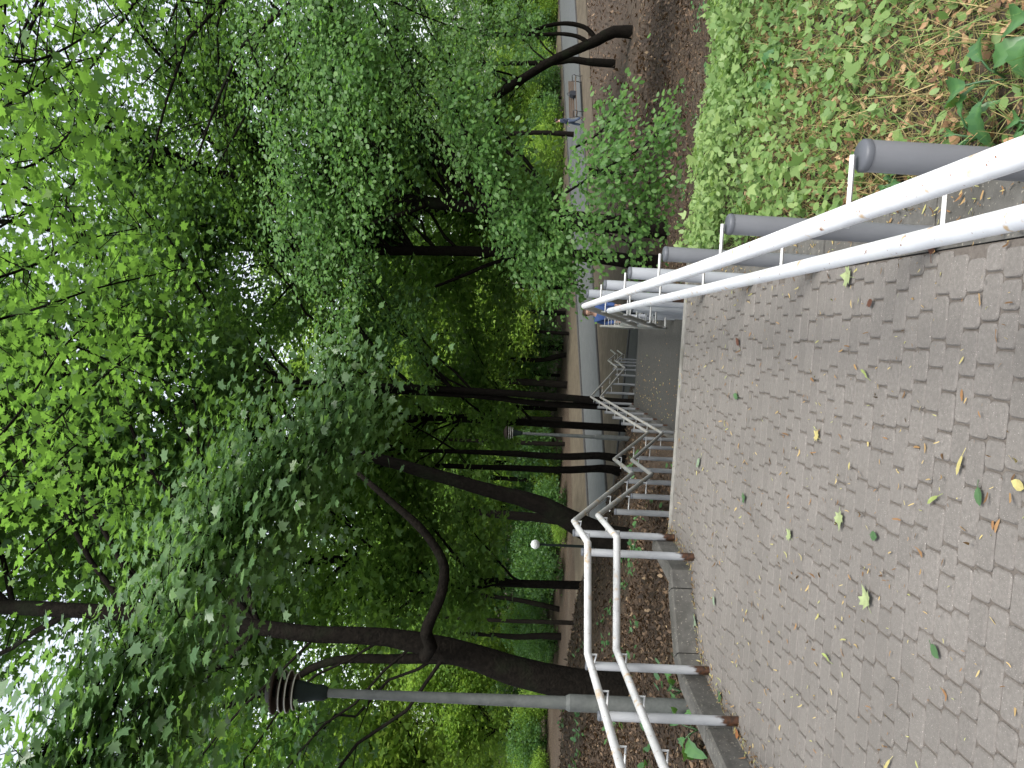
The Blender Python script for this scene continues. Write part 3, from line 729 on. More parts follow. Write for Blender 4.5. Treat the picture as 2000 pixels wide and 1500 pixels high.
make_tree('leaning_tree', 'leaning dark tree with two bent side stems near the far bench',
    [[(1200, 62, 22, 0), (1165, 80, 20, 0), (1130, 95, 18, 0), (1080, 118, 17, 0), (1030, 148, 16, 0), (980, 180, 15, 0), (940, 207, 13, 0), (880, 230, 10, 0), (800, 262, 7, 0)],
     [(1165, 78, 10, .1), (1145, 55, 9, .1), (1110, 46, 8, .1), (1070, 50, 7, .1), (1020, 66, 6, .1), (940, 70, 4, .1)],
     [(1150, 85, 9, -.1), (1130, 72, 8, -.1), (1095, 66, 7, -.1), (1040, 68, 6, -.1), (960, 64, 4, -.1)]],
    36.0, [dict(cen=(12.0, 36, 4.5), rad=(5.0, 4.0, 5.0), nl=20, nsub=5, r0=.07, bottom=1.5, spread=.8)], leaf=('crown_mid', .16, LOBED), per=40)
THIN = [
 ([(1215, 897, 18, 0), (1170, 890, 15, 0), (1100, 892, 14, 0), (1000, 886, 12, 0), (900, 882, 9, 0), (800, 880, 6, 0)], 24, 'dark crooked trunk left of the long landing, just past the second lamp'),
 ([(1212, 922, 20, 0), (1180, 915, 16, 0), (1100, 918, 14, 0), (1000, 914, 12, 0), (900, 911, 10, 0), (760, 905, 6, 0)], 25, 'dark straight trunk standing next to the crooked one left of the landing'),
 ([(1122, 1020, 19, 0), (1060, 1012, 18, 0), (980, 1005, 16, 0), (920, 1000, 15, 0), (888, 996, 14, 0)], 40, 'grey brown trunk seen just behind the bend of the left railing'),
 ([(1150, 121, 14, 0), (1120, 117, 12, 0), (1080, 122, 10, 0), (1000, 124, 8, 0), (900, 128, 5, 0)], 41, 'thin forked trunk just left of the leaning tree by the bench'),
 ([(1060, 259, 9, 0), (1000, 261, 8, 0), (940, 262, 7, 0), (850, 262, 5, 0)], 62, 'slim trunk beyond the road above the walking person'),
 ([(1108, 752, 15, 0), (1060, 748, 14, 0), (1000, 745, 12, 0), (900, 742, 8, 0)], 56, 'short dark trunk on the far verge behind the twin trunks'),
 ([(1104, 693, 10, 0), (1085, 697, 10, 0), (1060, 703, 9, 0), (1000, 702, 8, 0), (900, 700, 5, 0)], 58, 'far trunk with a split foot on the verge straight ahead'),
 ([(1100, 548, 11, 0), (1050, 545, 10, 0), (980, 543, 8, 0), (900, 540, 5, 0)], 60, 'far trunk above the right railing end, right one of the pair'),
 ([(1102, 612, 10, 0), (1050, 610, 10, 0), (980, 606, 8, 0), (900, 604, 5, 0)], 60, 'far trunk above the right railing end, left one of the pair'),
 ([(1112, 820, 11, 0), (1050, 818, 10, 0), (980, 816, 8, 0), (900, 814, 5, 0)], 58, 'far trunk just right of the second lamp head'),
 ([(1118, 868, 9, 0), (1050, 866, 9, 0), (960, 862, 8, 0), (860, 858, 5, 0)], 55, 'far trunk just left of the second lamp head'),
 ([(1060, 1140, 11, 0), (1000, 1138, 11, 0), (940, 1135, 9, 0), (860, 1132, 6, 0)], 60, 'straight trunk in the bright far greenery left of the white globe lamp'),
 ([(1115, 1196, 12, 0), (1060, 1182, 11, 0), (1000, 1170, 9, 0), (920, 1160, 6, 0)], 52, 'leaning trunk in the far greenery, tilting right as it rises'),
 ([(1145, 1218, 10, 0), (1080, 1215, 9, 0), (1000, 1213, 8, 0), (900, 1208, 6, 0), (800, 1200, 4, 0)], 44, 'thin trunk rising from behind the left railing near its bend'),
 ([(1060, 1242, 13, 0), (1010, 1244, 12, 0), (960, 1240, 9, 0), (880, 1236, 6, 0)], 50, 'short stout trunk in far greenery right of the thick leaning tree'),
]
for (ln_, Yd, lab) in THIN:
    c0 = at_y(1500-ln_[-1][1], ln_[-1][0], Yd)
    make_tree('slender_tree', lab, [ln_], Yd, [dict(cen=(c0.x, Yd, c0.z+2.5), rad=(3.0, 2.6, 3.6), nl=9, nsub=4, r0=.05, bottom=c0.z-1.0, spread=.9, ntw=2)],
              leaf=('far_leaf', .22, LOBED), per=30, group='slender trees around the lower road')

# hornbeam on the right: pale drooping sprays reach across the picture from a trunk outside it
def spray(w_, pts, Y, width, n, ntw=5, sp=.28, r=.014, zj=.05):
    """a drooping leafy bough through photo points (x, y)"""
    P_ = np.array([tuple(at_y(1500-y_, x_, Y+(i*.0))) for i, (x_, y_) in enumerate(pts)])
    pl, _ = smooth_line([Vector(p) for p in P_], [1]*len(P_), 14)
    w_.limb(pl, r, .004, 5)
    for k in range(n):
        q = rng.random()*12.5; i = int(q); p = pl[i]+(pl[i+1]-pl[i])*(q-i)
        d = unit(pl[i+1]-pl[i]); o_ = rng.normal(0, 1, 3)*np.array([1.1, .8, .6])*width*.5
        e = p+o_
        w_.limb([p, p*.5+e*.5+np.array([0, 0, .03]), e], .004, .002, 4)
        w_.cl.append((e, unit(o_+d*.2-np.array([0, 0, .15])), sp*(.7+.6*rng.random())))
w_ = Wood()
tr = np.array([(7.4, 9.6, -.9), (7.3, 9.6, 1), (7.1, 9.5, 3), (6.8, 9.4, 5.5), (6.7, 9.3, 8.5)])
w_.limb(smooth_line([Vector(p) for p in tr], [1]*5, 14)[0], .17, .05, 12)
for (pts, Y_, wd, n) in (
    ([(610, -60), (660, 40), (720, 140), (745, 170)], 8.2, .32, 90), ([(560, -40), (640, 110), (690, 230), (745, 300)], 8.6, .34, 90),
    ([(600, 120), (650, 260), (690, 370), (735, 420)], 9.0, .34, 90), ([(560, 250), (620, 390), (660, 480), (700, 560)], 9.4, .36, 80),
    ([(520, 380), (580, 480), (640, 580), (670, 640)], 9.8, .36, 70), ([(480, 60), (520, 180), (560, 300), (600, 420)], 9.4, .4, 70),
    ([(880, 150), (900, 240), (960, 310), (990, 360)], 8.6, .3, 60), ([(930, 330), (1000, 400), (1060, 450), (1110, 520)], 9.2, .3, 80),
    ([(960, 440), (1030, 500), (1080, 540), (1140, 560)], 9.6, .28, 70),
    ([(1090, 420), (1160, 450), (1220, 470), (1270, 510)], 8.4, .16, 26), ([(1100, 380), (1180, 330), (1250, 290), (1320, 230)], 8.0, .15, 30),
    ([(1150, 330), (1215, 340), (1265, 330), (1290, 320)], 8.0, .14, 16), ([(1120, 290), (1170, 260), (1205, 215), (1220, 190)], 8.4, .14, 18),
    ([(1180, 430), (1215, 420), (1265, 395), (1300, 370)], 8.2, .14, 16),
    ([(760, 0), (850, 40), (940, 60), (1020, 30)], 11, .5, 70), ([(700, -40), (780, 120), (840, 220), (900, 300)], 11, .5, 60)):
    spray(w_, pts, Y_, wd, n)
n_spray = len(w_.cl)
w_.crown(tr, (6.2, 10.6, 7.0), (3.2, 2.6, 3.0), 9, 6, .05, bottom=4.8, spread=.45)
w_.crown(tr, (3.4, 11.5, 6.9), (2.3, 1.8, 2.3), 16, 6, .05, bottom=4.6, spread=.45)
hb = empty('hornbeam_tree', (7.4, 9.6, float(H(7.4, 9.6))), 'pale green tree with small rounded leaves drooping over the right slope', 'tree')
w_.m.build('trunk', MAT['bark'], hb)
p, n_, t, s_, rd = cluster_leaves(w_.cl[:n_spray], 28, .06, flat_=.3, tilt=.4, bias=(0, -.55, .85), droop=.4)
leaves('drooping_sprays', MAT['hornbeam'], p, n_, t, s_, OVATE, hb, rd)
p, n_, t, s_, rd = cluster_leaves(off_stem(w_.cl[n_spray:], STEMS), 26, .066, flat_=.4, tilt=.5, droop=.3)
leaves('crown', MAT['crown_mid'], p, n_, t, s_, OVATE, hb, rd)

# near maple on the left: dark hanging leaves sweep across the upper left
w_ = Wood()
tr = np.array([(-6.6, 4.2, -.2), (-6.5, 4.3, 2), (-6.2, 4.5, 4), (-5.8, 4.6, 6.5), (-5.5, 4.8, 9)])
w_.limb(smooth_line([Vector(p) for p in tr], [1]*5, 14)[0], .2, .06, 12)
def spray3(w_, pts, width, n, sp=.4, r=.018):
    """as spray(), each point (x, y, distance)"""
    pl, _ = smooth_line([at_y(1500-y_, x_, Y_) for (x_, y_, Y_) in pts], [1]*len(pts), 16)
    w_.limb(pl, r, .005, 5)
    for k in range(n):
        q = rng.random()*14.5; i = int(q); p = pl[i]+(pl[i+1]-pl[i])*(q-i)
        o_ = rng.normal(0, 1, 3)*np.array([1, .8, .9])*width*.5; e = p+o_
        w_.limb([p, p*.5+e*.5+np.array([0, 0, .05]), e], .0055, .0025, 4)
        w_.cl.append((e, unit(o_-np.array([0, 0, .4])), sp*(.7+.6*rng.random())))
spray3(w_, [(0, 1620, 4.6), (80, 1480, 4.8), (180, 1350, 5.2), (280, 1230, 5.7)], .42, 70, .3)
spray3(w_, [(110, 1620, 4.6), (190, 1440, 5.0), (270, 1310, 5.4), (360, 1190, 5.9)], .42, 70, .3)
spray3(w_, [(200, 1620, 4.6), (260, 1480, 5.0), (320, 1380, 5.3), (400, 1260, 5.8)], .36, 50, .3)
spray3(w_, [(220, 1300, 5.5), (330, 1150, 6.3), (430, 1040, 6.9), (510, 950, 7.5)], .46, 80, .3)
spray3(w_, [(360, 1150, 6.5), (470, 1000, 7.3), (570, 880, 8.1), (690, 760, 8.7)], .5, 100, .32)
spray3(w_, [(430, 1120, 6.9), (550, 950, 7.7), (630, 830, 8.5), (680, 700, 9.1)], .46, 80, .32)
spray3(w_, [(510, 1010, 7.5), (610, 930, 8.1), (650, 870, 8.5), (670, 820, 8.9)], .42, 50, .3)
nm = empty('maple_tree', (-6.6, 4.2, -.05), 'maple whose dark hanging leaves sweep in from the left above the near lamp', 'tree')
w_.m.build('trunk', MAT['bark'], nm)
w_.cl = off_stem(w_.cl)
p, n_, t, s_, rd = cluster_leaves(w_.cl, 17, .098, flat_=.9, tilt=.36, bias=(.3, -.5, 1.0), droop=.55)
k = p[:, 1] > 3.4
leaves('crown', MAT['maple_dark'], p[k], n_[k], t[k], s_[k], MAPLE, nm, rd[k], curl=.2)

# light maple overhead on the right: thin layer of leaves with the sky behind it
w_ = Wood()
tr = np.array([(4.6, 1.2, -.1), (4.6, 1.3, 2.2), (4.4, 1.6, 4.2), (4.1, 2.0, 6.5), (3.9, 2.2, 9)])
w_.limb(smooth_line([Vector(p) for p in tr], [1]*5, 14)[0], .2, .06, 12)
for pts in ([(-80, 100, 4.8), (60, 120, 5.2), (170, 70, 5.6), (230, 30, 5.8)], [(-80, 260, 4.8), (40, 190, 5.3), (130, 130, 5.8), (190, 110, 6.0)],
            [(-60, 330, 5.2), (40, 330, 5.6), (110, 290, 6.0), (150, 240, 6.4)], [(-60, 480, 5.6), (40, 420, 6.0), (100, 400, 6.4), (150, 350, 6.8)],
            [(-60, 560, 5.6), (60, 520, 6.2), (160, 470, 6.8), (300, 440, 7.6)], [(-60, 640, 5.8), (80, 600, 6.4), (200, 560, 7.0), (380, 520, 8.0)],
            [(-40, 900, 5.8), (50, 790, 6.2), (150, 650, 6.8), (260, 590, 7.4)], [(-40, 980, 6.2), (100, 830, 6.8), (220, 720, 7.4), (330, 640, 8.2)],
            [(-40, 1060, 6.6), (60, 960, 7.0), (160, 860, 7.6), (280, 800, 8.4)],
            [(20, 1120, 7.4), (120, 1030, 7.8), (230, 960, 8.4), (330, 900, 9.0)], [(60, 640, 7.4), (180, 690, 7.8), (300, 740, 8.4), (400, 760, 9.0)]):
    spray3(w_, pts, .44, 22, .34, .012)
lm = empty('maple_tree', (4.6, 1.2, 0), 'maple reaching in overhead with thin sunlit yellow green leaves against the white sky', 'tree')
w_.m.build('trunk', MAT['bark'], lm)
w_.cl = off_stem(w_.cl, ('left', 'curved'))
p, n_, t, s_, rd = cluster_leaves(w_.cl, 11, .084, flat_=.65, tilt=.55, bias=(0, 0, 1), droop=.3)
k = p[:, 1] > 3.4
leaves('crown', MAT['maple_light'], p[k], n_[k], t[k], s_[k], MAPLE, lm, rd[k], curl=.2)

# woodland beyond: a few kinds, copied
def wood_tree(h, crown_w, bottom, seed, mat, nl=32, per=44, size=.22):
    w_ = Wood()
    tp = np.array([(0, 0, -.4), (rng.normal(0, .1), rng.normal(0, .1), h*.25), (rng.normal(0, .25), rng.normal(0, .25), h*.5), (rng.normal(0, .4), rng.normal(0, .4), h*.75), (rng.normal(0, .5), rng.normal(0, .5), h*.95)])
    pl, rs = smooth_line([Vector(p) for p in tp], [.12, .105, .085, .06, .02], 14)
    w_.m.tube([tuple(p) for p in pl], list(rs*h/14), 8, caps=False)
    w_.crown(pl, (0, 0, (h+bottom)/2), (crown_w, crown_w, (h-bottom)/2), nl, 5, .07, ntw=3, bottom=bottom, spread=1.0)
    root = empty('woodland_tree', (0, 0, 0), 'green broadleaf tree in the woodland beyond the grey road', 'tree', 'woodland trees beyond the road')
    w_.m.build('trunk', MAT['bark'], root)
    p, n_, t, s_, rd = cluster_leaves(w_.cl, per, size, flat_=.4, tilt=.5)
    leaves('crown', MAT[mat], p, n_, t, s_, LOBED, root, rd)
    return root
rng = np.random.default_rng(21)
kinds = [wood_tree(17, 4.6, 3.0, 1, 'far_leaf'), wood_tree(20, 5.2, 4.5, 2, 'far_leaf'), wood_tree(15, 4.4, 2.0, 3, 'far_light'), wood_tree(22, 5.4, 6, 4, 'far_light')]
spots = []
for (Ya, Yb, n, xr) in ((28, 40, 8, .62), (54, 66, 15, .66), (66, 84, 17, .66), (84, 115, 18, .66)):
    for i in range(n):
        for tr_ in range(40):
            f_ = (i+.5+rng.normal(0, .25))/n*2-1
            Y_ = Ya+(Yb-Ya)*rng.random(); X_ = f_*xr*Y_+.076*-Y_*0+.02*Y_
            if Ya < 30 and -7 < X_ < 3: continue
            if all(math.hypot(X_-a, Y_-b) > 3.0 for a, b in spots): break
        else: continue
        if (Ya > 30 and Y_ < L1(X_)+1) or (Ya < 30 and (-7 < X_ < 3 or X_ < -.3*Y_ or X_ > .13*Y_)) or L2(X_)-1 < Y_ < L1(X_)+1 or (Y_ < 36 and abs(X_-gt.x*Y_/GY) < 6.5): continue
        spots.append((X_, Y_))
used = set()
for i, (X_, Y_) in enumerate(spots):
    k = int(rng.integers(0, 4))
    if X_ < -.25*Y_ and rng.random() < .6: k = 2+k % 2
    o = kinds[k] if k not in used else copy_tree(kinds[k]); used.add(k)
    o.location = (X_, Y_, float(H(X_, Y_))); o.rotation_euler[2] = rng.random()*6.28
    s_ = .85+.3*rng.random(); o.scale = (s_, s_, s_)
    if Y_ < 42:
        o['label'] = 'green broadleaf tree this side of the grey road, its crown closing the middle distance'; o['group'] = 'trees this side of the road'
for k in range(4):
    if k not in used: kinds[k].location = (-20+k*13, 95, -3.9)
# tall trees left and right of the terrace whose crowns close the upper corners
for (X_, Y_, k, s_, lab) in ((-13.0, 20, 2, .8, 'bright green tree in the light behind the near lamp head'), (-17.5, 29, 3, .72, 'bright green tree at the far left edge behind the leaf covered rise'),
                             (13.5, 22, 1, .72, 'tall dark tree at the right edge beyond the green bank'),
                             (-7.6, 23, 0, .9, 'dark green tree behind the swinging bough, left of the stairs'), (-3.6, 29, 1, .85, 'tall tree closing the view behind the curved trunk')):
    o = copy_tree(kinds[k]); o.location = (X_, Y_, float(H(X_, Y_))); o.rotation_euler[2] = rng.random()*6.28; o.scale = (s_, s_, s_); o['label'] = lab
    del o['group']
for (X_, Y_, s_) in ((-1.6, 61, 1.15), (3.2, 64, 1.1), (-6.5, 63, 1.1)):
    o = copy_tree(kinds[3]); o.location = (X_, Y_, float(H(X_, Y_))); o.rotation_euler[2] = rng.random()*6.28; o.scale = (s_, s_, s_)
    o['label'] = 'green broadleaf tree in the woodland beyond the grey road'; o['group'] = 'woodland trees beyond the road'
# shrubs under the far trees
def shrub(mat, h, wd, n, size):
    root = empty('shrub', (0, 0, 0), 'leafy green shrub under the trees beyond the grey road', 'shrub', 'shrubs beyond the road')
    w_ = Wood()
    for i in range(9):
        a = rng.random()*6.28; e = np.array([math.cos(a)*wd*.6*rng.random(), math.sin(a)*wd*.6*rng.random(), h*(.6+.4*rng.random())])
        pl = wob(bez(np.array([0, 0, -.2]), e*np.array([.3, .3, .6]), e, 6), .05); w_.limb(pl, .03, .01, 5)
    cl = []
    for i in range(n):
        d = unit(rng.normal(0, 1, 3)); q = rng.random()**.4
        cl.append((np.array([d[0]*wd*q, d[1]*wd*q, max(.15, h*.5+d[2]*h*.5*q)]), d, .55))
    w_.m.build('stem', MAT['bark'], root)
    p, n_, t, s_, rd = cluster_leaves(cl, 16, size, tilt=.7)
    leaves('foliage', MAT[mat], p, n_, t, s_, LOBED, root, rd)
    return root
sk = [shrub('far_light', 3.0, 2.2, 230, .17), shrub('crown_mid', 4.2, 2.4, 260, .19)]
first = [True, True]
for i in range(34):
    Y_ = 59+rng.random()*14; X_ = (-.62+1.3*(i+rng.random())/34)*Y_; Y_ = max(Y_, L1(X_)+2+6*rng.random())
    k = int(rng.random() < .45)
    if first[k]: o = sk[k]; first[k] = False
    else: o = copy_tree(sk[k])
    s_ = .7+.6*rng.random(); o.scale = (s_, s_, s_*(.8+.4*rng.random())); o.rotation_euler[2] = rng.random()*6.28
    o.location = (X_, Y_, float(H(X_, Y_)))

for i in range(26):
    Y_ = 50+rng.random()*9; X_ = -34+25*(i+rng.random())/26
    if L1(X_)-.6 < Y_ < L1(X_)+.8 or Y_ < L1(X_): Y_ = L1(X_)+2.2+3*rng.random()
    o = copy_tree(sk[int(rng.random() < .5)]); s_ = .45+.35*rng.random(); o.scale = (s_*1.1, s_*1.1, s_*(.6+1.1*rng.random())); o.rotation_euler[2] = rng.random()*6.28
    o.location = (X_, Y_, float(H(X_, Y_)))
for i in range(26):
    Y_ = 88+rng.random()*18; X_ = (-.66+1.34*(i+rng.random())/26)*Y_
    if -8 < X_ < 9 and rng.random() < .2: continue
    o = copy_tree(sk[int(rng.random() < .25)]); s_ = 2.0+1.4*rng.random(); o.scale = (s_, s_, s_); o.rotation_euler[2] = rng.random()*6.28  # mostly the paler shrub: backlight on the thickets put into leaf colour
    o.location = (X_, Y_, float(H(X_, Y_))); o['label'] = 'tall thicket closing the far end of the woodland'; o['group'] = 'thickets at the far end of the woodland'

# ------------------------------------------------------------------ pale building far behind the wood
bd = empty('apartment_building', (6, 112, -4), 'pale building glimpsed in white patches through the far trees', 'building')
m = MB(); m.box((-14, 108, -4.2), (14, 120, 1.6)); m.build('wall', noise_mat('pale_render', [(.3, (.66, .65, .62)), (.7, (.78, .77, .74))], .4, 6), bd)
glass = flat('window_glass', (.05, .06, .07), .15, .6)
for i in range(6):
    for z in (-2.4,):
        m = MB(); m.box((-12.5+i*4.6, 107.95, z), (-10.8+i*4.6, 108.1, z+1.5)); m.build('window', glass, bd)
m = MB(); m.box((-14.4, 107.6, 1.6), (14.4, 120.4, 2.0)); m.build('roof', flat('roof_grey', (.12, .1, .09)), bd)

# ------------------------------------------------------------------ leaf litter on the slopes (uncountable)
def scatter(n, x0, x1, y0, y1, keep, size, name, mat, tpl, lift=.012, tilt=.3, wd=1.0, zfn=H, bias_up=1, power=1.0):
    x = x0+(x1-x0)*rng.random(n); y = y0+(y1-y0)*rng.random(n)**power
    k = keep(x, y); x, y = x[k], y[k]
    z = zfn(x, y)+lift*rng.random(len(x))+.006
    nr = np.c_[rng.normal(0, tilt, len(x)), rng.normal(0, tilt, len(x)), np.ones(len(x))*bias_up]
    tp = rng.normal(0, 1, (len(x), 3))
    return np.c_[x, y, z], nr, tp, size*(.6+.8*rng.random(len(x)))
def off_stairs(x, y): return ~((x > SXL-.1) & (x < SXR+.1))
def kerb_side(x, y): return np.where(y < EDGE_Y+.05, x < left_x(np.clip(y, ky[0], ky[-1]))-.16, True)
a = [scatter(60000, -9, -1.9, 3.2, 13, lambda x, y: off_stairs(x, y) & kerb_side(x, y), .05, '', None, None, power=1.2),
     scatter(36000, -16, -1.9, 9, 30, off_stairs, .08, '', None, None),
     scatter(50000, .6, 14, 6.6, 30, lambda x, y: off_stairs(x, y) & (y > 6.6), .07, '', None, None, power=1.3),
     scatter(9000, 4, 20, 20, 34, off_stairs, .15, '', None, None),
     scatter(16000, 6, 34, 30, 66, lambda x, y: y < np.array([Ld(q) for q in x])-.3, .2, '', None, None)]
P4 = [np.concatenate([q[i] for q in a]) for i in range(4)]
o = leaves('fallen_leaves', MAT['litter'], P4[0], P4[1], P4[2], P4[3], OVATE, None, np.clip(rng.beta(1.3, 2.4, len(P4[0])), 0, 1), curl=.5, kind='stuff')
# little green seedlings on the litter
def seedlings(n, x0, x1, y0, y1, keep):
    x = x0+(x1-x0)*rng.random(n); y = y0+(y1-y0)*rng.random(n); k = keep(x, y); x, y = x[k], y[k]
    rep = 9; X_ = np.repeat(x, rep)+rng.normal(0, .09, len(x)*rep); Y_ = np.repeat(y, rep)+rng.normal(0, .09, len(x)*rep)
    Z_ = H(X_, Y_)+.04+.12*rng.random(len(X_))
    nr = np.c_[rng.normal(0, .4, len(X_)), rng.normal(-.2, .4, len(X_)), np.ones(len(X_))]
    return np.c_[X_, Y_, Z_], nr, rng.normal(0, 1, (len(X_), 3)), .06+.06*rng.random(len(X_))
a = [seedlings(70, -9, -2.1, 5, 16, lambda x, y: off_stairs(x, y) & kerb_side(x, y)), seedlings(60, 1, 12, 9, 24, off_stairs)]
P4 = [np.concatenate([q[i] for q in a]) for i in range(4)]
leaves('seedlings', MAT['dock'], *P4, OVATE, None, None, curl=.15, kind='stuff')

# ------------------------------------------------------------------ green bank on the right (uncountable ground cover)
def bank_h(x, y): return H(x, y)
def plants(n, x0, x1, y0, y1, dens, hmax, size, mat, tpl, name, tilt=.45, bias=(0, -.25, 1), wd=1.0):
    x = x0+(x1-x0)*rng.random(n); y = y0+(y1-y0)*rng.random(n)
    k = rng.random(n) < dens(x, y); x, y = x[k], y[k]
    patch = .5+.5*np.sin(x*3.1+np.sin(y*2.3)*1.5)*np.sin(y*2.7+1+np.sin(x*1.9))
    hh = hmax(x, y)*(.35+.65*patch)*rng.random(len(x))**.6
    z = bank_h(x, y)+hh+.01
    nr = np.array(bias)[None]+rng.normal(0, tilt, (len(x), 3))
    tp = rng.normal(0, 1, (len(x), 3)); tp[:, 2] -= .3
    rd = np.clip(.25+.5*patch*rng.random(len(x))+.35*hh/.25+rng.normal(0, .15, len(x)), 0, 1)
    return leaves(name, MAT[mat], np.c_[x, y, z], nr, tp, size*(.5+rng.random(len(x))), tpl, None, rd, curl=.2, kind='stuff', width=wd)
bank_in = lambda x, y: ((x > XR+.30) & (y < 7.2)).astype(float)
bare = lambda x, y: .5+.5*np.sin(x*2.2+.6)*np.cos(y*1.9-1.2)
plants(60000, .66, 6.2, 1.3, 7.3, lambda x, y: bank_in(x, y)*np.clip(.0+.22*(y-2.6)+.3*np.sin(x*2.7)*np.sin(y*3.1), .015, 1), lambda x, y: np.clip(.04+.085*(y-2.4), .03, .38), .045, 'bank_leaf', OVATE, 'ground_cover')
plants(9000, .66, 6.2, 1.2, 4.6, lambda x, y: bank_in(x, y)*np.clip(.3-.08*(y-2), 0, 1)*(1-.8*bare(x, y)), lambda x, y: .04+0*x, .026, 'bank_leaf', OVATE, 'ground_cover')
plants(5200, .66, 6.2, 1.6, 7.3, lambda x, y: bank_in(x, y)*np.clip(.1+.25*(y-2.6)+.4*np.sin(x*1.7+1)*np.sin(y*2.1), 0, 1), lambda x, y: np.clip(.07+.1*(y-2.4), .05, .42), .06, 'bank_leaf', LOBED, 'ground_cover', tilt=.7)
# blades: dry straw and green grass
def blades(n, x0, x1, y0, y1, dens, h, mat, name, wd, lean=1.0):
    x = x0+(x1-x0)*rng.random(n); y = y0+(y1-y0)*rng.random(n); k = rng.random(n) < dens(x, y); x, y = x[k], y[k]; N = len(x)
    tp = np.c_[rng.normal(0, lean, N), rng.normal(0, lean, N), .25+rng.random(N)]
    nr = np.c_[rng.normal(0, 1, N), rng.normal(-.4, 1, N), rng.normal(.4, .5, N)]
    return leaves(name, MAT[mat], np.c_[x, y, bank_h(x, y)], nr, tp, h*(.5+rng.random(N)), BLADE, None, None, curl=.0, kind='stuff', width=wd)
blades(60000, .66, 5, 1.2, 5.8, lambda x, y: bank_in(x, y)*np.clip(.95-.16*(y-1.5), .1, 1)*(.25+.75*bare(x, y)), .15, 'straw', 'dry_grass', .03, 1.4)
blades(22000, .66, 6, 1.4, 7, lambda x, y: bank_in(x, y)*(1-.6*bare(x, y)), .15, 'bank_leaf', 'green_grass', .035, .8)
a = scatter(15000, .62, 5.0, 1.2, 5.6, lambda x, y: (x > XR+.26) & (rng.random(len(x)) < .2+.8*bare(x, y)), .042, '', None, None, lift=.04, tilt=.5)
leaves('fallen_leaves', leaf_mat('bank_litter', [(0, (.08, .045, .025)), (.5, (.25, .14, .07)), (1, (.46, .31, .18))], .15, (.5, .3, .12), .7, .3), *a, OVATE, None, None, curl=.6, kind='stuff')

# broad leaved plants on the bank: each its own thing
def dock_plant(loc, n, size, label, mat='dock', wd=.75, up=.5, name='broad_leaf_plant'):
    b = Vector((loc[0], loc[1], float(H(loc[0], loc[1]))))
    root = empty(name, b, label, 'plant')
    st = MB(); vs_all = []
    for i in range(n):
        a = 6.283*i/n+rng.normal(0, .3); L = size*(.7+.5*rng.random()); el = up+rng.normal(0, .15)
        d = Vector((math.cos(a), math.sin(a), 0)); m = MB()
        p0 = b+Vector((0, 0, .02)); p1 = b+d*L*.35+Vector((0, 0, L*.4*el+.05))
        st.tube([p0, p0*.5+p1*.5+Vector((0, 0, .02)), p1], .004, 5)
        side = Vector((-d.y, d.x, 0)); K = 9; J = 3; vs = []
        for k in range(K+1):
            t = k/K; c = p1+d*L*.75*t+Vector((0, 0, L*(el*.55*t-.75*t*t)))
            wv = L*.24*wd*math.sin(math.pi*min(1, t*.93+.06))**.8*(1+.06*math.sin(k*2.6))
            for j in range(-J, J+1):
                q = j/J; vs.append(c+side*wv*q+Vector((0, 0, wv*.35*abs(q)+.006*math.sin(k*2.9)*abs(q))))
        W_ = 2*J+1
        m.add(vs, [(k*W_+j, k*W_+j+1, (k+1)*W_+j+1, (k+1)*W_+j) for k in range(K) for j in range(W_-1)], True)
        lo = m.build('leaf', MAT[mat], root)
        at_ = lo.data.attributes.new('rnd', 'FLOAT', 'FACE'); b_ = .15+.6*rng.random(); at_.data.foreach_set('value', [min(1, max(0, b_+(.35 if (i_ % (2*J)) in (J-1, J) and i_ % 5 else 0)+(.25 if (i_//(2*J)) % 2 else -.05))) for i_ in range(len(lo.data.polygons))])
    st.build('stalk', MAT[mat], root)
    return root
def bankpt(x_, y_, z=.03):
    q = at_z(1500-y_, x_, z); return (q.x, q.y)
for (x_, y_, n, s_, lab, mt, wd, up) in (
    (1905, 150, 4, .22, 'broad dark green plant with one long ribbed leaf by the near post', 'dock', .9, .7),
    (2015, 30, 5, .17, 'largest broad leaved plant, cut by the lower right corner of the bank', 'dock', 1.25, .8),
    (1850, 265, 6, .17, 'narrow leaved dark green rosette right behind the nearest railing post', 'dock', .5, .7),
    (1960, 235, 8, .11, 'small dark plant with toothed leaves on brown litter below the nearest post', 'dock', 1.3, .5),
    (1700, 355, 7, .10, 'leafy green plant pressed against the kerb beside the nearest railing post', 'dock', 1.3, .6),
    (1490, 150, 6, .15, 'blue green leafy plant sticking out of the bright ground cover', 'dock', 1.2, .8),
    (1420, 95, 6, .16, 'broad pale leaved plant at the far crest of the bank', 'bank_leaf', 1.3, .8)):
    dock_plant(bankpt(x_, y_), n, s_, lab, mt, wd, up)
for (x_, y_, lab) in ((1318, 1350, 'green broad leaved weed behind the kerb beside the lamp foot'), (1348, 1425, 'green weed with one large leaf left of the lamp foot')):
    q = at_z(1500-y_, x_, -.02); dock_plant((q.x, q.y), 4, .2, lab, 'dock', 1.4, .7)

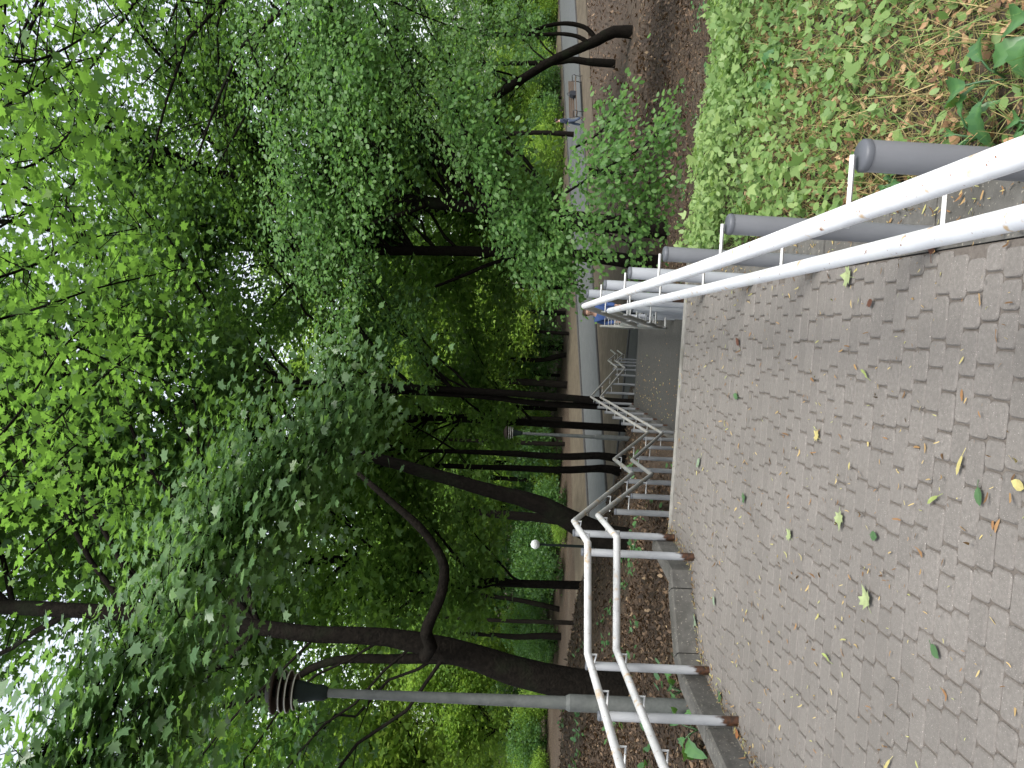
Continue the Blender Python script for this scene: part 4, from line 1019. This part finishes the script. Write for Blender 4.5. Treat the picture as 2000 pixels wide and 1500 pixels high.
# ------------------------------------------------------------------ leaves lying on the paving, each one a thing; seed litter as stuff
def one_leaf(x_, y_, size, col_, label, tpl=MAPLE, ang=0):
    q = at_z(1500-y_, x_, .008)
    m_ = bpy.data.materials.get('fallen_'+col_)
    if not m_:
        c = dict(green=(.06, .125, .05), pale=(.26, .31, .15), yellow=(.40, .35, .14), brown=(.10, .042, .026), grey=(.19, .25, .17), orange=(.32, .14, .055), lime=(.23, .28, .09))[col_]
        m_ = noise_mat('fallen_'+col_, [(.3, tuple(v*.65 for v in c)), (.7, c)], 30, 5, .7, .3)
    m = MB(); cc, ss = math.cos(ang), math.sin(ang)
    pts = [(0, .3)]+[tuple(p) for p in tpl]; vs = []
    k1, k2 = rng.normal(0, .3, 2)
    for (px, py) in pts:
        lx, ly = px*size, (py-.3)*size
        z = .012+.25*size*abs(px)*(.4+abs(k1))+.3*size*(py-.3)**2*(.3+abs(k2))
        vs.append((q.x+lx*cc-ly*ss, q.y+lx*ss+ly*cc, z))
    n = len(tpl); m.add(vs, [(0, i+1, (i+1) % n+1) for i in range(n)])
    # stalk
    m.tube([vs[1], (vs[1][0]+ss*size*.35, vs[1][1]-cc*size*.35, .006)], .0012, 4)
    o = m.build('fallen_leaf', m_, None, origin=(q.x, q.y, 0)); tag(o, label, 'leaf', 'leaves fallen on the paving')
for (x_, y_, s_, c_, lab, tp) in (
    (1657, 540, .11, 'pale', 'large pale green leaf on the pavers close under the lower right rail', MAPLE),
    (1440, 775, .09, 'green', 'dark green leaf lying alone on the far middle of the paving', OVATE),
    (1366, 901, .12, 'grey', 'long grey green leaf nearest the head of the stairs', OVATE),
    (1454, 973, .08, 'green', 'small ragged green leaf left of the middle of the far paving', MAPLE),
    (1641, 1013, .10, 'pale', 'pale yellow maple leaf in the centre left of the paving', MAPLE),
    (1543, 1044, .08, 'pale', 'whitish crumpled leaf farther than the pale maple leaf', MAPLE),
    (1597, 850, .07, 'yellow', 'yellow crumpled leaf in the very middle of the paving', MAPLE),
    (1692, 733, .08, 'lime', 'narrow lime green seed wing in the right middle of the paving', WING),
    (1879, 901, .09, 'yellow', 'yellow curled seed wing near the bottom of the paving', WING),
    (1828, 974, .08, 'lime', 'bright lime seed wing left of the yellow curled one', WING),
    (1914, 962, .08, 'green', 'green conifer like sprig with lime tip at the near paving', OVATE),
    (1996, 950, .07, 'yellow', 'bright yellow leaf cut by the near edge of the picture', OVATE),
    (1706, 1046, .08, 'green', 'dark green sprig on the left middle paving', OVATE),
    (1695, 1170, .11, 'pale', 'yellow green leaf with a long stalk on the left paving', MAPLE),
    (1825, 1267, .08, 'green', 'round blue green leaf on the near left paving', OVATE),
    (1407, 1360, .09, 'green', 'green leaf close to the kerb near the lamp', MAPLE),
    (1395, 1170, .09, 'grey', 'grey green leaf near the straight piece of kerb', OVATE),
    (1358, 1213, .13, 'grey', 'large curled grey green leaf against the foot of the kerb', MAPLE),
    (1618, 1287, .08, 'lime', 'thin lime green seed wing on the left paving', WING),
    (1738, 1490, .07, 'yellow', 'yellow sliver of leaf at the left edge of the paving', WING),
    (1443, 670, .09, 'brown', 'red brown curled leaf on the far right paving', OVATE),
    (1822, 485, .10, 'brown', 'dark brown curled leaf under the lower right rail near the camera', OVATE),
    (1699, 593, .07, 'brown', 'small brown leaf near the pale green one by the right rail', OVATE),
    (1362, 1297, .09, 'orange', 'orange leaf on the kerb side of the rusty post foot', OVATE),
    (1370, 1327, .10, 'orange', 'orange curled leaf on the paving side of the rusty post foot', OVATE),
    (1440, 1432, .11, 'orange', 'orange leaf beside the leftmost rusty post foot', OVATE)):
    one_leaf(x_, y_, s_*.85, c_, lab, tp, rng.random()*6.28)
def on_path(x, y): return (x > left_x(y)+.02) & (x < XR+.24)
n = 1500; x = -3.2+3.8*rng.random(n); y = 1.9+5*rng.random(n); k = on_path(x, y); x, y = x[k], y[k]
n2 = 900; ye = 2.5+4.4*rng.random(n2); xe = left_x(ye)+np.abs(rng.normal(0, .06, n2))+.01
n3 = 500; yr = 1.8+5*rng.random(n3); xr_ = XR+.22-np.abs(rng.normal(0, .12, n3))
x = np.r_[x, xe, xr_]; y = np.r_[y, ye, yr]
N = len(x)
leaves('seed_litter', MAT['debris'], np.c_[x, y, np.full(N, .008)+.006*rng.random(N)], np.c_[rng.normal(0, .25, (N, 2)), np.ones(N)], rng.normal(0, 1, (N, 3)), .014+.036*rng.random(N)**2.2, WING, None, None, curl=.6, kind='stuff', width=.8)
n = 260; y = 12.7+5.6*rng.random(n); x = SXL+.15+np.minimum(np.abs(rng.normal(0, .7, n)), 1.9)
leaves('seed_litter', MAT['debris'], np.c_[x, y, np.full(n, -1.738)], np.c_[rng.normal(0, .2, (n, 2)), np.ones(n)], rng.normal(0, 1, (n, 3)), .04, RHOMB, None, None, kind='stuff')

# ------------------------------------------------------------------ people
def skin_obj(name, pts, edges, mat, parent, sub=2):
    me = bpy.data.meshes.new(name); o0 = wloc(parent)
    me.from_pydata([tuple(Vector(p[:3])) for p in pts], edges, []); me.materials.append(mat)
    o = bpy.data.objects.new(name, me); col.objects.link(o); o.parent = parent
    md = o.modifiers.new('skin', 'SKIN'); md.use_smooth_shade = True
    for v_, p in zip(me.skin_vertices[0].data, pts): v_.radius = (p[3], p[4] if len(p) > 4 else p[3])
    me.skin_vertices[0].data[0].use_root = True
    s_ = o.modifiers.new('sub', 'SUBSURF'); s_.levels = 1; s_.render_levels = sub
    return o
SKIN = flat('skin', (.42, .25, .18), .5)
def person(loc, face, label, jacket, trousers, hair, stride=.28):
    root = empty('person', loc, label, 'person'); root.rotation_euler[2] = face; root.scale = (1.06, 1.06, 1.06)
    s = stride
    body = [(0,0,.95,.12,.10),(0,.01,1.18,.13,.10),(0,.02,1.38,.15,.10),(0,.03,1.50,.075),(0,.04,1.56,.072),(0,.05,1.645,.098,.112),(0,.05,1.74,.086,.10),
            (.10,0,.88,.085),(.10,s*.55,.50,.058),(.10,s*.7,.09,.04),(.10,s*.7+.16,.04,.035),
            (-.10,0,.88,.085),(-.10,-s*.2,.50,.058),(-.10,-s*1.0,.12,.04),(-.10,-s*1.0+.15,.05,.035),
            (.19,.02,1.40,.055),(.24,-.08,1.14,.042),(.22,.05,.92,.032),(.22,.10,.83,.03),
            (-.19,.02,1.40,.055),(-.24,.06,1.14,.042),(-.22,.22,.95,.032),(-.21,.28,.88,.03)]
    E_ = [(0,1),(1,2),(2,3),(3,4),(4,5),(5,6),(0,7),(7,8),(8,9),(9,10),(0,11),(11,12),(12,13),(13,14),(2,15),(15,16),(16,17),(17,18),(2,19),(19,20),(20,21),(21,22)]
    b = skin_obj('body', body, E_, SKIN, root)
    for k in (18, 22):                       # fingers
        hx, hy, hz = body[k][:3]
        for f_ in range(4):
            skin_obj('finger', [(hx-.02+.013*f_, hy+.01, hz-.01, .01), (hx-.02+.013*f_, hy+.03, hz-.05, .009), (hx-.02+.013*f_, hy+.03, hz-.085, .007)], [(0,1),(1,2)], SKIN, b, 1)
        skin_obj('thumb', [(hx, hy+.02, hz+.02, .011), (hx*.92, hy+.05, hz-.015, .009)], [(0,1)], SKIN, b, 1)
    jk = [(0,0,.80,.185,.15),(0,.01,1.08,.19,.155),(0,.02,1.36,.21,.155),(0,.03,1.50,.10),
          (.20,.02,1.40,.095),(.25,-.08,1.14,.075),(.225,.06,.90,.062),(-.20,.02,1.40,.095),(-.25,.06,1.14,.075),(-.222,.23,.93,.062)]
    skin_obj('jacket', jk, [(0,1),(1,2),(2,3),(2,4),(4,5),(5,6),(2,7),(7,8),(8,9)], jacket, root)
    tr_ = [(0,0,1.0,.165,.14),(.10,0,.86,.13),(.10,s*.55,.50,.092),(.10,s*.7,.10,.072),(-.10,0,.86,.13),(-.10,-s*.2,.50,.092),(-.10,-s*1.0,.13,.072)]
    skin_obj('trousers', tr_, [(0,1),(1,2),(2,3),(0,4),(4,5),(5,6)], trousers, root)
    for k in (9, 13):
        x_, y_, z_ = body[k][:3]
        skin_obj('shoe', [(x_, y_-.04, z_-.04, .048), (x_, y_+.08, z_-.05, .045), (x_, y_+.19, z_-.055, .035)], [(0,1),(1,2)], hair, root, 1)
    skin_obj('hair', [(0,-.03,1.58,.10,.10),(0,-.01,1.70,.125,.125),(0,.03,1.80,.115,.12)], [(0,1),(1,2)], hair, root)
    fc = MB(); fc.lathe([(.0001,-.012),(.010,-.006),(.012,.0),(.006,.02),(.0001,.03)], Vector(loc)+Vector((0,.158,1.645)), 8)
    for sx in (-1, 1): fc.lathe([(.0001,-.025),(.012,-.015),(.014,.01),(.0001,.028)], Vector(loc)+Vector((sx*.095,.05,1.65)), 8)
    fc.build('nose_and_ears', SKIN, root)
    ey = MB()
    for sx in (-1, 1): ey.lathe([(.0001,-.008),(.008,-.004),(.009,0),(.0001,.008)], Vector(loc)+Vector((sx*.034,.146,1.675)), 8)
    ey.box(tuple(Vector(loc)+Vector((-.025,.12,1.60))), tuple(Vector(loc)+Vector((.025,.149,1.608))))
    ey.build('eyes_and_mouth', hair, root)
    return root
blk = flat('black_hair', (.015, .012, .01), .6)
navy = flat('navy_jacket', (.02, .028, .05), .8); jeans = flat('blue_jeans', (.055, .075, .12), .85)
blue = flat('blue_jacket', (.04, .08, .22), .8); darkt = flat('dark_trousers', (.035, .045, .055), .85)
q = at_z(1262, 1137, zr)
person((q.x, q.y, zr-.01), R(70), 'person in a dark blue jacket and jeans walking along the road past the bench', navy, jeans, blk)
ps = at_y(890, 1166, 23.2)
person((ps.x-.02, 23.2, surf(23.2)), R(185), 'person in a bright blue jacket coming up the stairs behind the right railing', blue, darkt, flat('brown_hair', (.05, .03, .02)), .2)

# ------------------------------------------------------------------ far bench with a bag, right
bq0 = at_z(1500-225, 1139, zr); bq1 = at_z(1500-153, 1136, zr)
dx, dy = bq1.x-bq0.x, bq1.y-bq0.y; L = math.hypot(dx, dy); ux, uy = dx/L, dy/L; vx, vy = -uy, ux
bench = empty('park_bench', (bq0.x, bq0.y, zr-.01), 'dark park bench with curled armrests beside the road on the right', 'bench')
def bp(s_, d_, z_): return (bq0.x+ux*s_+vx*d_, bq0.y+uy*s_+vy*d_, zr-.01+z_)
iron = flat('bench_iron', (.02, .02, .022), .5); slat = noise_mat('bench_wood', [(.3, (.05, .035, .025)), (.7, (.09, .065, .045))], 8, 6)
for s_ in (.08, L-.08):
    m = MB(); m.tube([bp(s_, -.25, 0), bp(s_, -.22, .25), bp(s_, -.25, .43), bp(s_, .2, .42), bp(s_, .3, .9)], .03, 6)
    m.tube([bp(s_, .3, 0), bp(s_, .22, .25), bp(s_, .2, .42)], .03, 6)
    m.tube([bp(s_, -.25, .43), bp(s_, -.32, .6), bp(s_, -.24, .72), bp(s_, 0, .68), bp(s_, .22, .66)], .026, 6)
    m.build('bench_leg', iron, bench)
for (nm_, d0, z0, dd_, dz_) in (('seat', -.22, .45, .1, 0), ('backrest', .22, .55, .028, .12)):
    m = MB()
    for k in range(4 if nm_ == 'seat' else 3):
        a0 = (d0+dd_*k*(1.08), z0+dz_*k*1.1)
        vs = [bp(s_, a0[0]+e, a0[1]+f_) for s_ in (0, L) for e, f_ in ((0, 0), (max(dd_*.9, .03), 0), (max(dd_*.9, .03), .03+dz_*.75), (0, .03+dz_*.75))]
        m.add(vs, [(0, 1, 2, 3), (7, 6, 5, 4), (0, 4, 5, 1), (1, 5, 6, 2), (2, 6, 7, 3), (3, 7, 4, 0)])
    m.build(nm_, slat, bench)
m = MB(); c0 = L*.52; prof = [(-.26, 0), (-.28, .2), (-.2, .42), (.0, .46), (.2, .42), (.27, .2), (.26, 0)]
vs = [bp(c0+a_, d_, .48+z_) for d_ in (-.18, .08) for a_, z_ in prof]
m.add(vs, [tuple(range(7))[::-1], tuple(range(7, 14))]+[(i, (i+1) % 7, 7+(i+1) % 7, 7+i) for i in range(7)])
m.tube([bp(c0-.15, -.05, .92), bp(c0-.1, -.05, 1.08), bp(c0+.1, -.05, 1.08), bp(c0+.15, -.05, .92)], .02, 6)
tag(m.build('bag', flat('black_bag', (.012, .014, .02), .6)), 'black bag standing on the far park bench', 'bag')
